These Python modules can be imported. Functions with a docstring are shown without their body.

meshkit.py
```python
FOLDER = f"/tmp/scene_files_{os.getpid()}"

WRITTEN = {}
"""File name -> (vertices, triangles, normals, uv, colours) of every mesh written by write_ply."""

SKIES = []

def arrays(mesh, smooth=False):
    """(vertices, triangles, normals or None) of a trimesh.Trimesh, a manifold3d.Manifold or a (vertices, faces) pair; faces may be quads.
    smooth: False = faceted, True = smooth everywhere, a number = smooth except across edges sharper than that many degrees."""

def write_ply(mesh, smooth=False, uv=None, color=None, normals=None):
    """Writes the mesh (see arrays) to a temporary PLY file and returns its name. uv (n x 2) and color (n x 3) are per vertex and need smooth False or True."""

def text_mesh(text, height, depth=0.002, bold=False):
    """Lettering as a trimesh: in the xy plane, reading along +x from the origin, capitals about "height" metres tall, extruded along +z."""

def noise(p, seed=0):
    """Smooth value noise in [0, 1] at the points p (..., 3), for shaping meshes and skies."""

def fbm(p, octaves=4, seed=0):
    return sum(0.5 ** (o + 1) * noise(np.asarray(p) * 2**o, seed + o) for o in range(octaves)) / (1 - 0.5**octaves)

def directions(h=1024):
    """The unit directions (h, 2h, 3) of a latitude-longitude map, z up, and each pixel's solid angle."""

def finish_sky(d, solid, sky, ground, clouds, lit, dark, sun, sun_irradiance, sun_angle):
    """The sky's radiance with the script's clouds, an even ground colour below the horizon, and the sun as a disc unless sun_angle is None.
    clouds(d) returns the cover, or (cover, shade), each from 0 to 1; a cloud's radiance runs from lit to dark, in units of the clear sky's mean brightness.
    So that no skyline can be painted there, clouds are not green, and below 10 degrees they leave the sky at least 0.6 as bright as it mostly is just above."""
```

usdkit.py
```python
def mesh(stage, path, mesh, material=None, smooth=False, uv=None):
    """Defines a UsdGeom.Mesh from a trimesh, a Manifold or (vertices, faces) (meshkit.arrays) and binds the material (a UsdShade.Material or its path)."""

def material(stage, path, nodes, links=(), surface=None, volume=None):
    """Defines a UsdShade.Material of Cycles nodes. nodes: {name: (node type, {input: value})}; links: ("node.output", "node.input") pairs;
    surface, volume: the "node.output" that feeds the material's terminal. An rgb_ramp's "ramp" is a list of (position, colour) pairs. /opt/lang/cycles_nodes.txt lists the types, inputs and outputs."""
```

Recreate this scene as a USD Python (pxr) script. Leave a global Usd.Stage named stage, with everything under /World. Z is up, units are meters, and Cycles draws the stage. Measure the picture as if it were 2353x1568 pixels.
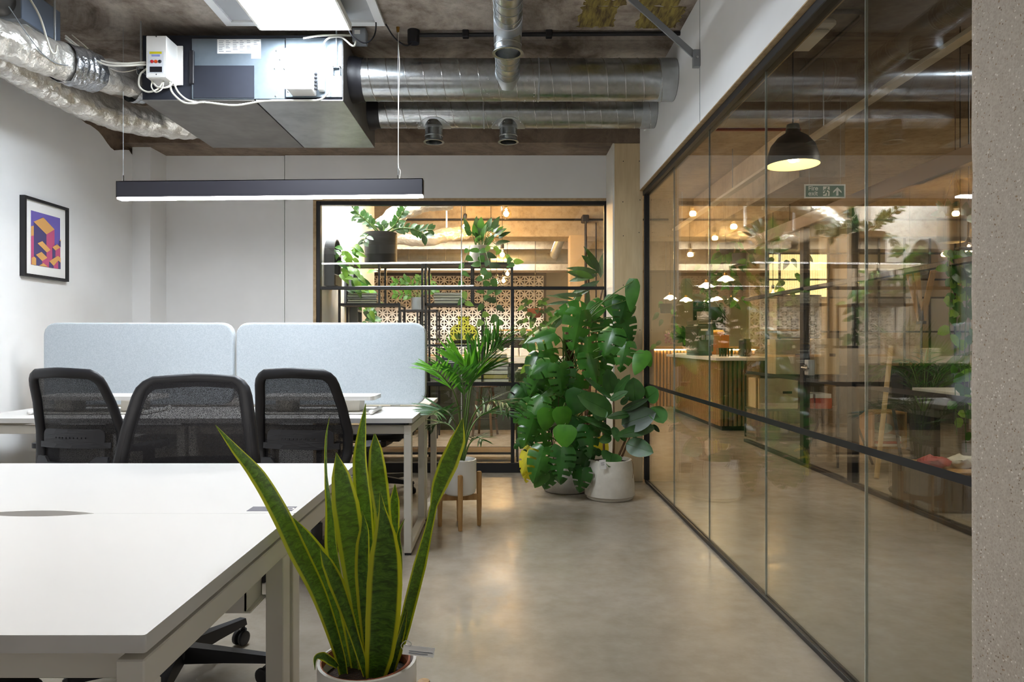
import math, random
import numpy as np
import trimesh
import usdkit
import meshkit
from pxr import Usd, UsdGeom, UsdLux, Gf, Sdf, UsdShade
from shapely.geometry import Polygon, box as sbox
from shapely.ops import unary_union

stage = Usd.Stage.CreateInMemory()
UsdGeom.SetStageUpAxis(stage, 'Z')
UsdGeom.SetStageMetersPerUnit(stage, 1.0)
UsdGeom.Xform.Define(stage, '/World')

# ------------------------------------------------------------------ camera, lights, exposure
H = 1.134                      # eye height; measured from the floor line and the desk tops
F = 1600.0                     # focal length in pixels of the 2353 px wide picture
CX, CY = 1162.0, 787.0         # vanishing point of the depth lines
cam = UsdGeom.Camera.Define(stage, '/World/Camera')
cam.AddTranslateOp().Set(Gf.Vec3d(0, 0, H))
cam.AddRotateXYZOp().Set(Gf.Vec3f(90, 0, 0))
cam.CreateHorizontalApertureAttr(36.0)
cam.CreateFocalLengthAttr(36.0 * F / 2353)
cam.CreateHorizontalApertureOffsetAttr((1176.5 - CX) / 2353 * 36)
cam.CreateVerticalApertureOffsetAttr((CY - 784.0) / 2353 * 36)
cam.CreateFStopAttr(0.0)
cam.CreateExposureAttr(1.76)
dome = UsdLux.DomeLight.Define(stage, '/World/Sky')
dome.CreateIntensityAttr(0.25)
dome.CreateColorAttr(Gf.Vec3f(0.75, 0.87, 1.0))
PANEL_E, PEND_E, BULB_E, CAFE_E = 14.5, 13.2, 130.0, 12.0

# ------------------------------------------------------------------ helpers
R = random.Random(7)
NP = np.random.RandomState(5)
PI = math.pi


def at(px, py, Y):
    """The point of the place that is seen at pixel (px, py) at distance Y."""
    return np.array([(px - CX) * Y / F, Y, H + (CY - py) * Y / F])


def hexc(s):
    c = [int(s[i:i + 2], 16) / 255 for i in (0, 2, 4)]
    return tuple(x / 12.92 if x <= .04045 else ((x + .055) / 1.055) ** 2.4 for x in c)


_names = {}


def numbered(parent, name):
    k = (parent, name)
    n = _names.get(k, -1) + 1
    _names[k] = n
    return name if n == 0 else f'{name}_{n:03d}'


def M3(v, f):
    return trimesh.Trimesh(np.asarray(v, float), np.asarray(f, int), process=False)


def cat(*ms):
    out = []
    for m in ms:
        out.extend(m if isinstance(m, (list, tuple)) else [m])
    return trimesh.util.concatenate(out) if len(out) > 1 else out[0]


_BF = np.array([[0, 2, 3], [0, 3, 1], [4, 5, 7], [4, 7, 6], [0, 1, 5], [0, 5, 4], [2, 6, 7], [2, 7, 3], [0, 4, 6], [0, 6, 2], [1, 3, 7], [1, 7, 5]])


def bx(x0, x1, y0, y1, z0, z1, c=0.0):
    """An axis box; c chamfers all its edges."""
    x0, x1 = min(x0, x1), max(x0, x1); y0, y1 = min(y0, y1), max(y0, y1); z0, z1 = min(z0, z1), max(z0, z1)
    if c <= 0:
        v = np.array([[x, y, z] for z in (z0, z1) for y in (y0, y1) for x in (x0, x1)])
        return M3(v, _BF)
    c = min(c, (x1 - x0) * .45, (y1 - y0) * .45, (z1 - z0) * .45)
    p = []
    for sx in (0, 1):
        for sy in (0, 1):
            for sz in (0, 1):
                X, Y, Z = (x0, x1)[sx], (y0, y1)[sy], (z0, z1)[sz]
                dx, dy, dz = (c, -c)[sx], (c, -c)[sy], (c, -c)[sz]
                p += [[X, Y + dy, Z + dz], [X + dx, Y, Z + dz], [X + dx, Y + dy, Z]]
    return trimesh.convex.convex_hull(np.array(p))


def bar(a, b, w, h=None, up=(0, 0, 1)):
    """A square bar from a to b."""
    a, b = np.asarray(a, float), np.asarray(b, float)
    h = w if h is None else h
    d = b - a; L = np.linalg.norm(d); d /= L
    up = np.asarray(up, float)
    if abs(d @ up) > .98:
        up = np.array([1.0, 0, 0])
    s = np.cross(d, up); s /= np.linalg.norm(s); u = np.cross(s, d)
    v = [q + s * i * w / 2 + u * j * h / 2 for q in (a, b) for j in (-1, 1) for i in (-1, 1)]
    m = M3(v, _BF)
    m.fix_normals()
    return m


def spline(pts, n=8):
    """Catmull-Rom through the points."""
    p = np.asarray(pts, float)
    if len(p) < 3:
        return p
    q = np.vstack([2 * p[0] - p[1], p, 2 * p[-1] - p[-2]])
    out = []
    for i in range(1, len(q) - 2):
        for t in np.linspace(0, 1, n, endpoint=False):
            a, b, c, d = q[i - 1:i + 3]
            out.append(.5 * (2 * b + (c - a) * t + (2 * a - 5 * b + 4 * c - d) * t * t + (3 * b - a - 3 * c + d) * t ** 3))
    out.append(p[-1])
    return np.array(out)


def tube(pts, r, sides=8, cap=True):
    p = np.asarray(pts, float)
    n = len(p)
    r = np.broadcast_to(np.asarray(r, float), (n,))
    t = np.gradient(p, axis=0); t /= np.linalg.norm(t, axis=1, keepdims=True) + 1e-12
    a = np.cross(t[0], [0, 0, 1.0])
    if np.linalg.norm(a) < .1:
        a = np.cross(t[0], [1.0, 0, 0])
    a /= np.linalg.norm(a)
    ang = np.arange(sides) * 2 * PI / sides
    v = []
    for i in range(n):
        a = a - t[i] * (a @ t[i]); a /= np.linalg.norm(a) + 1e-12
        b = np.cross(t[i], a)
        v.append(p[i] + r[i] * (np.cos(ang)[:, None] * a + np.sin(ang)[:, None] * b))
    v = np.vstack(v)
    f = []
    for i in range(n - 1):
        for j in range(sides):
            k = (j + 1) % sides
            f += [[i * sides + j, i * sides + k, (i + 1) * sides + k], [i * sides + j, (i + 1) * sides + k, (i + 1) * sides + j]]
    if cap:
        v = np.vstack([v, p[0], p[-1]])
        c0, c1 = len(v) - 2, len(v) - 1
        for j in range(sides):
            k = (j + 1) % sides
            f += [[c0, k, j], [c1, (n - 1) * sides + j, (n - 1) * sides + k]]
    return M3(v, f)


def lathe(prof, seg=28, c=(0, 0, 0), axis='z'):
    """Turns (radius, height) pairs about an axis."""
    n = len(prof)
    ang = np.arange(seg) * 2 * PI / seg
    v = []
    for r, z in prof:
        r = max(r, 1e-4)
        v.append(np.stack([r * np.cos(ang), r * np.sin(ang), np.full(seg, z)], 1))
    v = np.vstack(v)
    f = []
    for i in range(n - 1):
        for j in range(seg):
            k = (j + 1) % seg
            f += [[i * seg + j, i * seg + k, (i + 1) * seg + k], [i * seg + j, (i + 1) * seg + k, (i + 1) * seg + j]]
    if axis == 'x':
        v = v[:, [2, 0, 1]]
    elif axis == 'y':
        v = v[:, [1, 2, 0]]
    return M3(v + np.asarray(c, float), f)


def cyl(a, b, r, sides=16):
    return tube([a, b], r, sides)


def prism(poly, d):
    """A polygon in the xy plane made d thick (towards +z)."""
    ps = getattr(poly, 'geoms', [poly])
    return cat([trimesh.creation.extrude_polygon(g, d, engine='earcut') for g in ps if g.area > 1e-9])


def place(m, ex, ey, ez, o):
    """Takes local x, y, z to the given vectors."""
    m = m.copy()
    A = np.stack([np.asarray(ex, float), np.asarray(ey, float), np.asarray(ez, float)], 1)
    m.vertices = m.vertices @ A.T + np.asarray(o, float)
    if np.linalg.det(A) < 0:
        m.faces = m.faces[:, ::-1]
    return m


def rrect(w, h, r, seg=5):
    return sbox(-w / 2 + r, -h / 2 + r, w / 2 - r, h / 2 - r).buffer(r, quad_segs=seg)


class Thing:
    def __init__(s, name, label=None, category=None, loc=(0, 0, 0), rz=0.0, group=None, kind=None):
        s.name = numbered('', name)
        s.path = '/World/' + s.name
        s.loc, s.rz = np.asarray(loc, float), rz
        x = UsdGeom.Xform.Define(stage, s.path)
        x.AddTranslateOp().Set(Gf.Vec3d(*map(float, loc)))
        x.AddRotateZOp().Set(math.degrees(rz))
        s.prim = x.GetPrim()
        tag(s.prim, label, category, group, kind)

    def local(s, v):
        v = np.asarray(v, float) - s.loc
        c, q = math.cos(-s.rz), math.sin(-s.rz)
        return np.stack([v[:, 0] * c - v[:, 1] * q, v[:, 0] * q + v[:, 1] * c, v[:, 2]], 1)

    def put(s, name, mesh, mat, under=None, smooth=False, own=False, uv=None, label=None, kind=None):
        """One part; mesh in world coordinates unless own. under = the part's path for a sub-part."""
        top = under or s.path
        path = top + '/' + numbered(top, name)
        m = mesh
        if not own:
            m = M3(s.local(mesh.vertices), mesh.faces)
        usdkit.mesh(stage, path, m, mat, smooth, uv)
        pr = stage.GetPrimAtPath(path)
        if label:
            pr.SetCustomDataByKey('label', label)
        if kind:
            pr.SetCustomDataByKey('kind', kind)
        return path


def tag(prim, label=None, category=None, group=None, kind=None):
    for k, v in (('label', label), ('category', category), ('group', group), ('kind', kind)):
        if v:
            prim.SetCustomDataByKey(k, v)


def single(name, mesh, mat, label, category, group=None, smooth=False, kind=None):
    """A thing that is one mesh."""
    path = '/World/' + numbered('', name)
    usdkit.mesh(stage, path, mesh, mat, smooth)
    tag(stage.GetPrimAtPath(path), label, category, group, kind)
    return path


def struct(name, mesh=None, mat=None, label=None, smooth=False):
    if mesh is None:
        return Thing(name, label, kind='structure')
    return single(name, mesh, mat, label, None, kind='structure', smooth=smooth)


def dup(t, loc, rz, label=None, group=None):
    was = t.prim.GetCustomData()
    import re
    base = re.sub(r'_[0-9]{3}$', '', t.name)
    r = Thing(base, label or was.get('label'), was.get('category'), loc, rz, group or was.get('group'))
    r.prim.GetReferences().AddInternalReference(t.path)
    r.prim.SetInstanceable(True)
    return r


# ------------------------------------------------------------------ materials
LOOK = '/World/Looks/'
UsdGeom.Scope.Define(stage, '/World/Looks')


def pm(name, c, rough=.5, metal=0.0, c2=None, scale=4.0, detail=4.0, ramp=(.35, .65), bump=0.0, bscale=60.0, bdist=.002, stretch=(1, 1, 1), r2=None, obj=False, **kw):
    """A principled material; c2 mixes a second colour in by noise; bump adds fine relief."""
    c = hexc(c) if isinstance(c, str) else c
    n = {'p': ('principled_bsdf', {'base_color': c, 'roughness': rough, 'metallic': metal, **kw})}
    l = []
    if c2 is not None or bump or r2 is not None:
        n['g'] = ('texture_coordinate', {}) if obj else ('geometry', {})
        n['m'] = ('mapping', {'scale': stretch})
        l += [('g.object' if obj else 'g.position', 'm.vector')]
    if c2 is not None or r2 is not None:
        n['n'] = ('noise_texture', {'scale': scale, 'detail': detail, 'roughness': .6})
        l += [('m.vector', 'n.vector')]
    if c2 is not None:
        c2 = hexc(c2) if isinstance(c2, str) else c2
        n['r'] = ('rgb_ramp', {'ramp': [(ramp[0], c), (ramp[1], c2)]})
        l += [('n.fac', 'r.fac'), ('r.color', 'p.base_color')]
    if r2 is not None:
        n['q'] = ('map_range', {'from_min': ramp[0], 'from_max': ramp[1], 'to_min': rough, 'to_max': r2, 'clamp': True})
        l += [('n.fac', 'q.value'), ('q.result', 'p.roughness')]
    if bump:
        n['bn'] = ('noise_texture', {'scale': bscale, 'detail': 3.0})
        n['b'] = ('bump', {'strength': bump, 'distance': bdist})
        l += [('m.vector', 'bn.vector'), ('bn.fac', 'b.height'), ('b.normal', 'p.normal')]
    return usdkit.material(stage, LOOK + name, n, l, surface='p.BSDF')


def em(name, c, strength):
    return usdkit.material(stage, LOOK + name, {'e': ('emission', {'color': hexc(c) if isinstance(c, str) else c, 'strength': strength})}, [], surface='e.emission')


def pane_mat(name, tint=(.95, .965, .95), ior=1.5, rough=0.0):
    """Window glass: light passes straight, a Fresnel share is mirrored, alike from both faces."""
    return usdkit.material(stage, LOOK + name, {
        'g': ('geometry', {}), 'i': ('math', {'math_type': 'multiply_add', 'value2': -(ior - 1 / ior), 'value3': ior}),
        'f': ('fresnel', {}), 't': ('transparent_bsdf', {'color': tint}), 's': ('glossy_bsdf', {'color': (1, 1, 1), 'roughness': rough}), 'x': ('mix_closure', {})},
        [('g.backfacing', 'i.value1'), ('i.value', 'f.IOR'), ('f.fac', 'x.fac'), ('t.BSDF', 'x.closure1'), ('s.BSDF', 'x.closure2')], surface='x.closure')


def leaf_mat(name, c, c2, rough=.35, tr=.18, trc=None, scale=14.0, ramp=(.3, .7)):
    c, c2 = hexc(c), hexc(c2)
    trc = hexc(trc) if trc else tuple(min(1, 1.6 * x) for x in c2)
    return usdkit.material(stage, LOOK + name, {
        'g': ('geometry', {}), 'n': ('noise_texture', {'scale': scale, 'detail': 3.0}), 'r': ('rgb_ramp', {'ramp': [(ramp[0], c), (ramp[1], c2)]}),
        'p': ('principled_bsdf', {'roughness': rough, 'specular_ior_level': .5}), 't': ('translucent_bsdf', {'color': trc}), 'x': ('mix_closure', {'fac': tr})},
        [('g.position', 'n.vector'), ('n.fac', 'r.fac'), ('r.color', 'p.base_color'), ('p.BSDF', 'x.closure1'), ('t.BSDF', 'x.closure2')], surface='x.closure')


white_wall = pm('white_wall', 'f0f0f0', .75, c2='ebebeb', scale=2.0, bump=.25, bscale=90, bdist=.0008)
white_lam = pm('white_laminate', 'd9d6d2', .42)
white_edge = pm('white_edge', 'e2ddd3', .45)
white_metal = pm('white_metal', 'e0dbd0', .42)
white_plastic = pm('white_plastic', 'eceae6', .4)
paper = pm('paper', 'f2f1ee', .8)
grey_paint = pm('grey_paint', '8f9499', .45)
black_metal = pm('black_metal', '17171a', .42)
black_plastic = pm('black_plastic', '1c1b20', .5, bump=.2, bscale=600, bdist=.0004)
black_soft = pm('black_fabric', '17161a', .85, bump=.4, bscale=500, bdist=.0006)
grey_plastic = pm('dark_grey_plastic', '35363c', .5)
dark_foam = pm('dark_foam', '20222c', .8, c2='282b36', scale=3)
steel = pm('galvanised_steel', 'c4c8cb', .36, .8, c2='adb2b6', scale=9, ramp=(.3, .7), r2=.44)
duct_steel = pm('duct_steel', 'c6cacc', .22, 1.0, c2='aeb3b6', scale=7, r2=.3, bump=.04, bscale=6, bdist=.01)
dull_steel = pm('dull_steel', '8e8b88', .4, .55, c2='7c7976', scale=5)
pale_steel = pm('pale_steel', '808b95', .38, .35, c2='76818b', scale=10)
brass = pm('brass', 'b58b45', .3, 1.0)
chrome = pm('chrome', 'c9c9c9', .15, 1.0)
foil = pm('foil', 'eeebe5', .25, .6, c2='d9d5cc', scale=10, bump=.55, bscale=24, bdist=.02)
foil_dark = pm('foil_tape', 'c3c7cd', .2, .9, bump=.6, bscale=30, bdist=.02)
cable_white = pm('cable_white', 'dcd8cc', .5)
oak = pm('oak', 'c39a63', .5, c2='a97f4b', scale=6, stretch=(6, 6, 1), bump=.15, bscale=40)
ply = pm('plywood', 'd9c39c', .55, c2='cbb28a', scale=3, stretch=(6, 6, .8), bump=.1, bscale=50)
ply_edge = pm('plywood_edge', 'bfa680', .6, c2='a88e69', scale=30)
wood_dark = pm('dark_wood', '5a452f', .55, c2='42321f', scale=5, stretch=(8, 8, 1))
soil = pm('soil', '3a2a1f', .95, c2='23180f', scale=60, bump=1.0, bscale=120, bdist=.01)
terracotta = pm('terracotta', '9a5a3c', .8)
pot_white = pm('white_ceramic', 'e9e6df', .35)
pot_conc = pm('pot_concrete', 'aaa49a', .8, c2='c2bcb1', scale=9, detail=6, bump=.3, bscale=80)
pot_conc2 = pm('pot_concrete_pale', 'c9c3b7', .8, c2='b9b2a5', scale=7, detail=6, bump=.3, bscale=80)
pot_black = pm('pot_black', '2b2b2d', .5)
felt = pm('felt', 'c3cad0', .95, c2='b4bdc4', scale=160, detail=2, bump=.5, bscale=350, bdist=.001, sheen_weight=.2)
stem_green = pm('stem_green', '5d7a3a', .5)
stem_brown = pm('stem_brown', '7b5c3d', .7, c2='5b4129', scale=40)
moss = pm('moss_pole', '6b4a2c', .95, c2='3f2c18', scale=60, bump=1.0, bscale=120, bdist=.02)
cafe_plaster = pm('cafe_plaster', 'ddd0b8', .8, c2='d5c7ad', scale=2)
breeze_mat = pm('breeze_block', 'e6e1da', .8)
green_dark = pm('dark_green_paint', '2c3326', .5)
red_mat = pm('red_card', 'c6402a', .6)
pale_card = pm('pale_card', 'd8d4c8', .7)
slat_wood = pm('slat_wood', 'b48a55', .5, c2='96703f', scale=5, stretch=(8, 8, 1))
slat_dark = pm('slat_dark', '7d5f3a', .5, c2='5f472a', scale=5, stretch=(8, 8, 1))
velvet = pm('green_velvet', '3d4a25', .95, c2='55602f', scale=25, sheen_weight=.5, bump=.5, bscale=60, bdist=.01)

# concrete: board-marked ceiling, beams, floor, aggregate column
def concrete(name, a, b, c, rough=.85, board=True, scale=1.6, ramp=(.3, .5, .72)):
    n = {'g': ('geometry', {}), 'n': ('noise_texture', {'scale': scale, 'detail': 8.0, 'roughness': .68, 'distortion': .6}),
         'n2': ('noise_texture', {'scale': 14.0, 'detail': 6.0, 'roughness': .7}),
         'r': ('rgb_ramp', {'ramp': [(ramp[0], hexc(a)), (ramp[1], hexc(b)), (ramp[2], hexc(c))]}),
         'r2': ('rgb_ramp', {'ramp': [(.25, (.55, .52, .5)), (.5, (1, 1, 1)), (.8, (1.1, 1.08, 1.05))]}),
         'x': ('mix', {'mix_type': 'multiply', 'fac': .8}), 'p': ('principled_bsdf', {'roughness': rough}), 'b': ('bump', {'strength': .5, 'distance': .01})}
    l = [('g.position', 'n.vector'), ('g.position', 'n2.vector'), ('n.fac', 'r.fac'), ('n2.fac', 'r2.fac'), ('r.color', 'x.color1'), ('r2.color', 'x.color2'), ('n2.fac', 'b.height'), ('b.normal', 'p.normal')]
    last = 'x.color'
    if board:
        n['mp'] = ('mapping', {'scale': (1, 1, 1)})
        n['w'] = ('wave_texture', {'wave_type': 'bands', 'bands_direction': 'y', 'profile': 'saw', 'scale': .35, 'distortion': .3, 'detail': 2.0})
        n['r3'] = ('rgb_ramp', {'ramp': [(.0, (.62, .58, .55)), (.02, (1, 1, 1)), (.98, (1, 1, 1)), (1, (.7, .68, .65))]})
        n['y'] = ('mix', {'mix_type': 'multiply', 'fac': .7})
        l += [('g.position', 'mp.vector'), ('mp.vector', 'w.vector'), ('w.fac', 'r3.fac'), (last, 'y.color1'), ('r3.color', 'y.color2')]
        last = 'y.color'
    l.append((last, 'p.base_color'))
    return usdkit.material(stage, LOOK + name, n, l, surface='p.BSDF')


corridor_conc_shaded = concrete('corridor_concrete_shaded', '453b33', '5f544a', '7a6f63', ramp=(.36, .5, .66))  # slab concrete with the dimness of the corridor ceiling put into its colour
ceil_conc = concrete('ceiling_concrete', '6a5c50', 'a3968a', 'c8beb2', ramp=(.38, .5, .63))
beam_conc = concrete('beam_concrete', '5b4a3c', '82705f', '9d8d7c', board=False, scale=2.2)
cafe_conc = concrete('cafe_concrete', '96866f', 'b3a48d', 'c6b9a3', board=True, scale=1.2)
floor_mat = usdkit.material(stage, LOOK + 'floor_concrete', {
    'g': ('geometry', {}), 'n': ('noise_texture', {'scale': .9, 'detail': 7.0, 'roughness': .6, 'distortion': .5}), 'n2': ('noise_texture', {'scale': 7.0, 'detail': 6.0, 'roughness': .65}),
    'r': ('rgb_ramp', {'ramp': [(.3, hexc('8a7f70')), (.5, hexc('968b7c')), (.7, hexc('a2978a'))]}),
    'r2': ('rgb_ramp', {'ramp': [(.3, (.86, .85, .84)), (.55, (1, 1, 1))]}), 'x': ('mix', {'mix_type': 'multiply', 'fac': .45}),
    'q': ('map_range', {'from_min': .3, 'from_max': .7, 'to_min': .21, 'to_max': .31, 'clamp': True}),
    'p': ('principled_bsdf', {'specular_ior_level': .55}), 'b': ('bump', {'strength': .03, 'distance': .01})},
    [('g.position', 'n.vector'), ('g.position', 'n2.vector'), ('n.fac', 'r.fac'), ('n2.fac', 'r2.fac'), ('r.color', 'x.color1'), ('r2.color', 'x.color2'), ('x.color', 'p.base_color'),
     ('n2.fac', 'q.value'), ('q.result', 'p.roughness'), ('n2.fac', 'b.height'), ('b.normal', 'p.normal')], surface='p.BSDF')
aggregate = usdkit.material(stage, LOOK + 'exposed_aggregate', {
    'g': ('geometry', {}), 'v': ('voronoi_texture', {'scale': 150.0, 'randomness': 1.0}), 'v2': ('voronoi_texture', {'scale': 210.0}),
    's': ('separate_color', {'color_type': 'rgb'}), 's2': ('separate_color', {'color_type': 'rgb'}),
    'r': ('rgb_ramp', {'interpolate': False, 'ramp': [(.0, hexc('7b6957')), (.08, hexc('a5998a')), (.80, hexc('b1a698')), (.9, hexc('cfc7ba')), (.95, hexc('8f7a61'))]}),
    'd': ('rgb_ramp', {'ramp': [(.0, (1, 1, 1)), (.35, (1, 1, 1)), (.42, (0, 0, 0))]}),
    'n': ('noise_texture', {'scale': 120.0, 'detail': 4.0}), 'r3': ('rgb_ramp', {'ramp': [(.3, hexc('a5998a')), (.7, hexc('b5aa9c'))]}),
    'x': ('mix', {}), 'p': ('principled_bsdf', {'roughness': .8}), 'b': ('bump', {'strength': .25, 'distance': .002})},
    [('g.position', 'v.vector'), ('v.color', 's.color'), ('s.r', 'r.fac'), ('v.distance', 'd.fac'), ('g.position', 'n.vector'), ('n.fac', 'r3.fac'), ('d.color', 'x.fac'),
     ('r3.color', 'x.color1'), ('r.color', 'x.color2'), ('x.color', 'p.base_color'), ('v.distance', 'b.height'), ('b.normal', 'p.normal')], surface='p.BSDF')
mesh_fabric = usdkit.material(stage, LOOK + 'chair_mesh', {
    'g': ('texture_coordinate', {}), 'n': ('noise_texture', {'scale': 420.0, 'detail': 1.0}), 'q': ('map_range', {'from_min': .35, 'from_max': .65, 'to_min': .0, 'to_max': .17, 'clamp': True}),
    'p': ('principled_bsdf', {'base_color': hexc('1b1a20'), 'roughness': .7}), 't': ('transparent_bsdf', {'color': (1, 1, 1)}), 'x': ('mix_closure', {})},
    [('g.object', 'n.vector'), ('n.fac', 'q.value'), ('q.result', 'x.fac'), ('p.BSDF', 'x.closure1'), ('t.BSDF', 'x.closure2')], surface='x.closure')
glass = pane_mat('window_glass')
glass_far = pane_mat('meeting_glass', (.93, .945, .93))
glass_green = pane_mat('green_glass', (.70, .76, .26))
glass_clear = pane_mat('clear_glass', (.97, .97, .96))
bulb_glass = pane_mat('bulb_glass', (1.0, .93, .78))
edge_glass = pm('glass_edge', 'e3eae6', .15, .7)
led_white = em('panel_light', (.83, .915, 1.0), PANEL_E)
pend_light = em('pendant_light', (1.0, .965, .92), PEND_E)
filament = em('filament', (1.0, .60, .24), BULB_E)
warm_glow = em('warm_lamp', (1.0, .68, .32), 9.0)
screen_fill = em('screen_fill_light', (1.0, .94, .86), CAFE_E * 1.7)
meet_fill = em('meeting_fill_light', (1.0, .9, .76), CAFE_E * .42)
strip_led = em('strip_led', (1.0, .72, .38), 12.0)
cafe_fill = em('cafe_fill_light', (1.0, .80, .54), CAFE_E)
sky_led = em('skylight', (.95, .98, 1.0), 24.0)

L_mon = [leaf_mat('monstera_leaf', '2b5a1e', '43792b', .3), leaf_mat('monstera_leaf_deep', '1f471a', '315f24', .28), leaf_mat('monstera_leaf_bright', '3d741c', '528e28', .38), leaf_mat('monstera_leaf_yellow', 'a9a41c', 'd0c52c', .5)]
L_rub = [leaf_mat('rubber_leaf', '27481f', '386329', .42, .08), leaf_mat('rubber_leaf_mid', '33612a', '447634', .42, .1), leaf_mat('rubber_leaf_deep', '1b3116', '284220', .4, .06)]
L_palm = [leaf_mat('palm_leaf', '2f601b', '437b24', .42, .2), leaf_mat('palm_leaf_deep', '23481a', '335f22', .42, .2), leaf_mat('palm_leaf_bright', '4b861d', '67a428', .45, .25)]
L_gen = [leaf_mat('leaf_mid', '3a6a24', '4f862f', .4, .2), leaf_mat('leaf_deep', '24441c', '345a26', .4, .15), leaf_mat('leaf_light', '6a9a34', '8db948', .45, .3), leaf_mat('leaf_pale', '9fb56a', 'cdd79a', .45, .3)]
snake_mat = usdkit.material(stage, LOOK + 'snake_leaf', {
    'a': ('attribute', {'attribute': 'st'}), 's': ('separate_xyz', {}), 'g': ('geometry', {}),
    'm': ('mapping', {'scale': (3, 3, 1)}), 'n': ('noise_texture', {'scale': 3.0, 'detail': 3.0, 'distortion': .4}),
    'mv': ('mapping', {'scale': (1.6, 75.0, 1)}), 'nb': ('noise_texture', {'scale': 1.2, 'detail': 4.0, 'roughness': .7, 'distortion': 1.2}),
    'rb': ('rgb_ramp', {'ramp': [(.36, hexc('1c3510')), (.5, hexc('3b601a')), (.66, hexc('5b8529'))]}),
    'u': ('math', {'math_type': 'subtract', 'value2': .5}), 'ab': ('math', {'math_type': 'absolute'}),
    'w': ('math', {'math_type': 'multiply_add', 'value2': .05}),
    're': ('rgb_ramp', {'ramp': [(.36, (0, 0, 0)), (.41, (1, 1, 1))]}),
    'x': ('mix', {'color2': hexc('c9c822')}), 'p': ('principled_bsdf', {'roughness': .36}), 't': ('translucent_bsdf', {'color': hexc('7d9a20')}), 'y': ('mix_closure', {'fac': .12})},
    [('a.vector', 's.vector'), ('a.vector', 'mv.vector'), ('mv.vector', 'nb.vector'), ('nb.fac', 'rb.fac'), ('s.x', 'u.value1'), ('u.value', 'ab.value1'),
     ('g.position', 'm.vector'), ('m.vector', 'n.vector'), ('n.fac', 'w.value1'), ('ab.value', 'w.value3'), ('w.value', 're.fac'), ('re.color', 'x.fac'), ('rb.color', 'x.color1'), ('x.color', 'p.base_color'),
     ('p.BSDF', 'y.closure1'), ('t.BSDF', 'y.closure2')], surface='y.closure')
# ------------------------------------------------------------------ the room shell
XL, YB, XG, ZC = -3.10, 6.05, 1.145, 3.08        # left wall, back wall, glass partition, ceiling
YN, XR, YF = -1.7, 6.4, 16.5                      # wall behind the camera, far right, far end of the cafe
Z0 = 0.0
struct('floor', bx(-5.4, XR + .2, YN - .2, YF + .2, -.15, 0), floor_mat, 'polished grey brown concrete floor')
ce = struct('ceiling', label='bare brown concrete ceiling slab with stains')
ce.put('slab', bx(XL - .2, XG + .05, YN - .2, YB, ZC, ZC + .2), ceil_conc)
ce.put('slab', bx(XG + .05, XR + .2, YN - .2, YB, ZC, ZC + .2), corridor_conc_shaded)
ce.put('slab', bx(XL - 2.2, XR + .2, YB, YF + .2, ZC, ZC + .2), cafe_conc)
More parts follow.
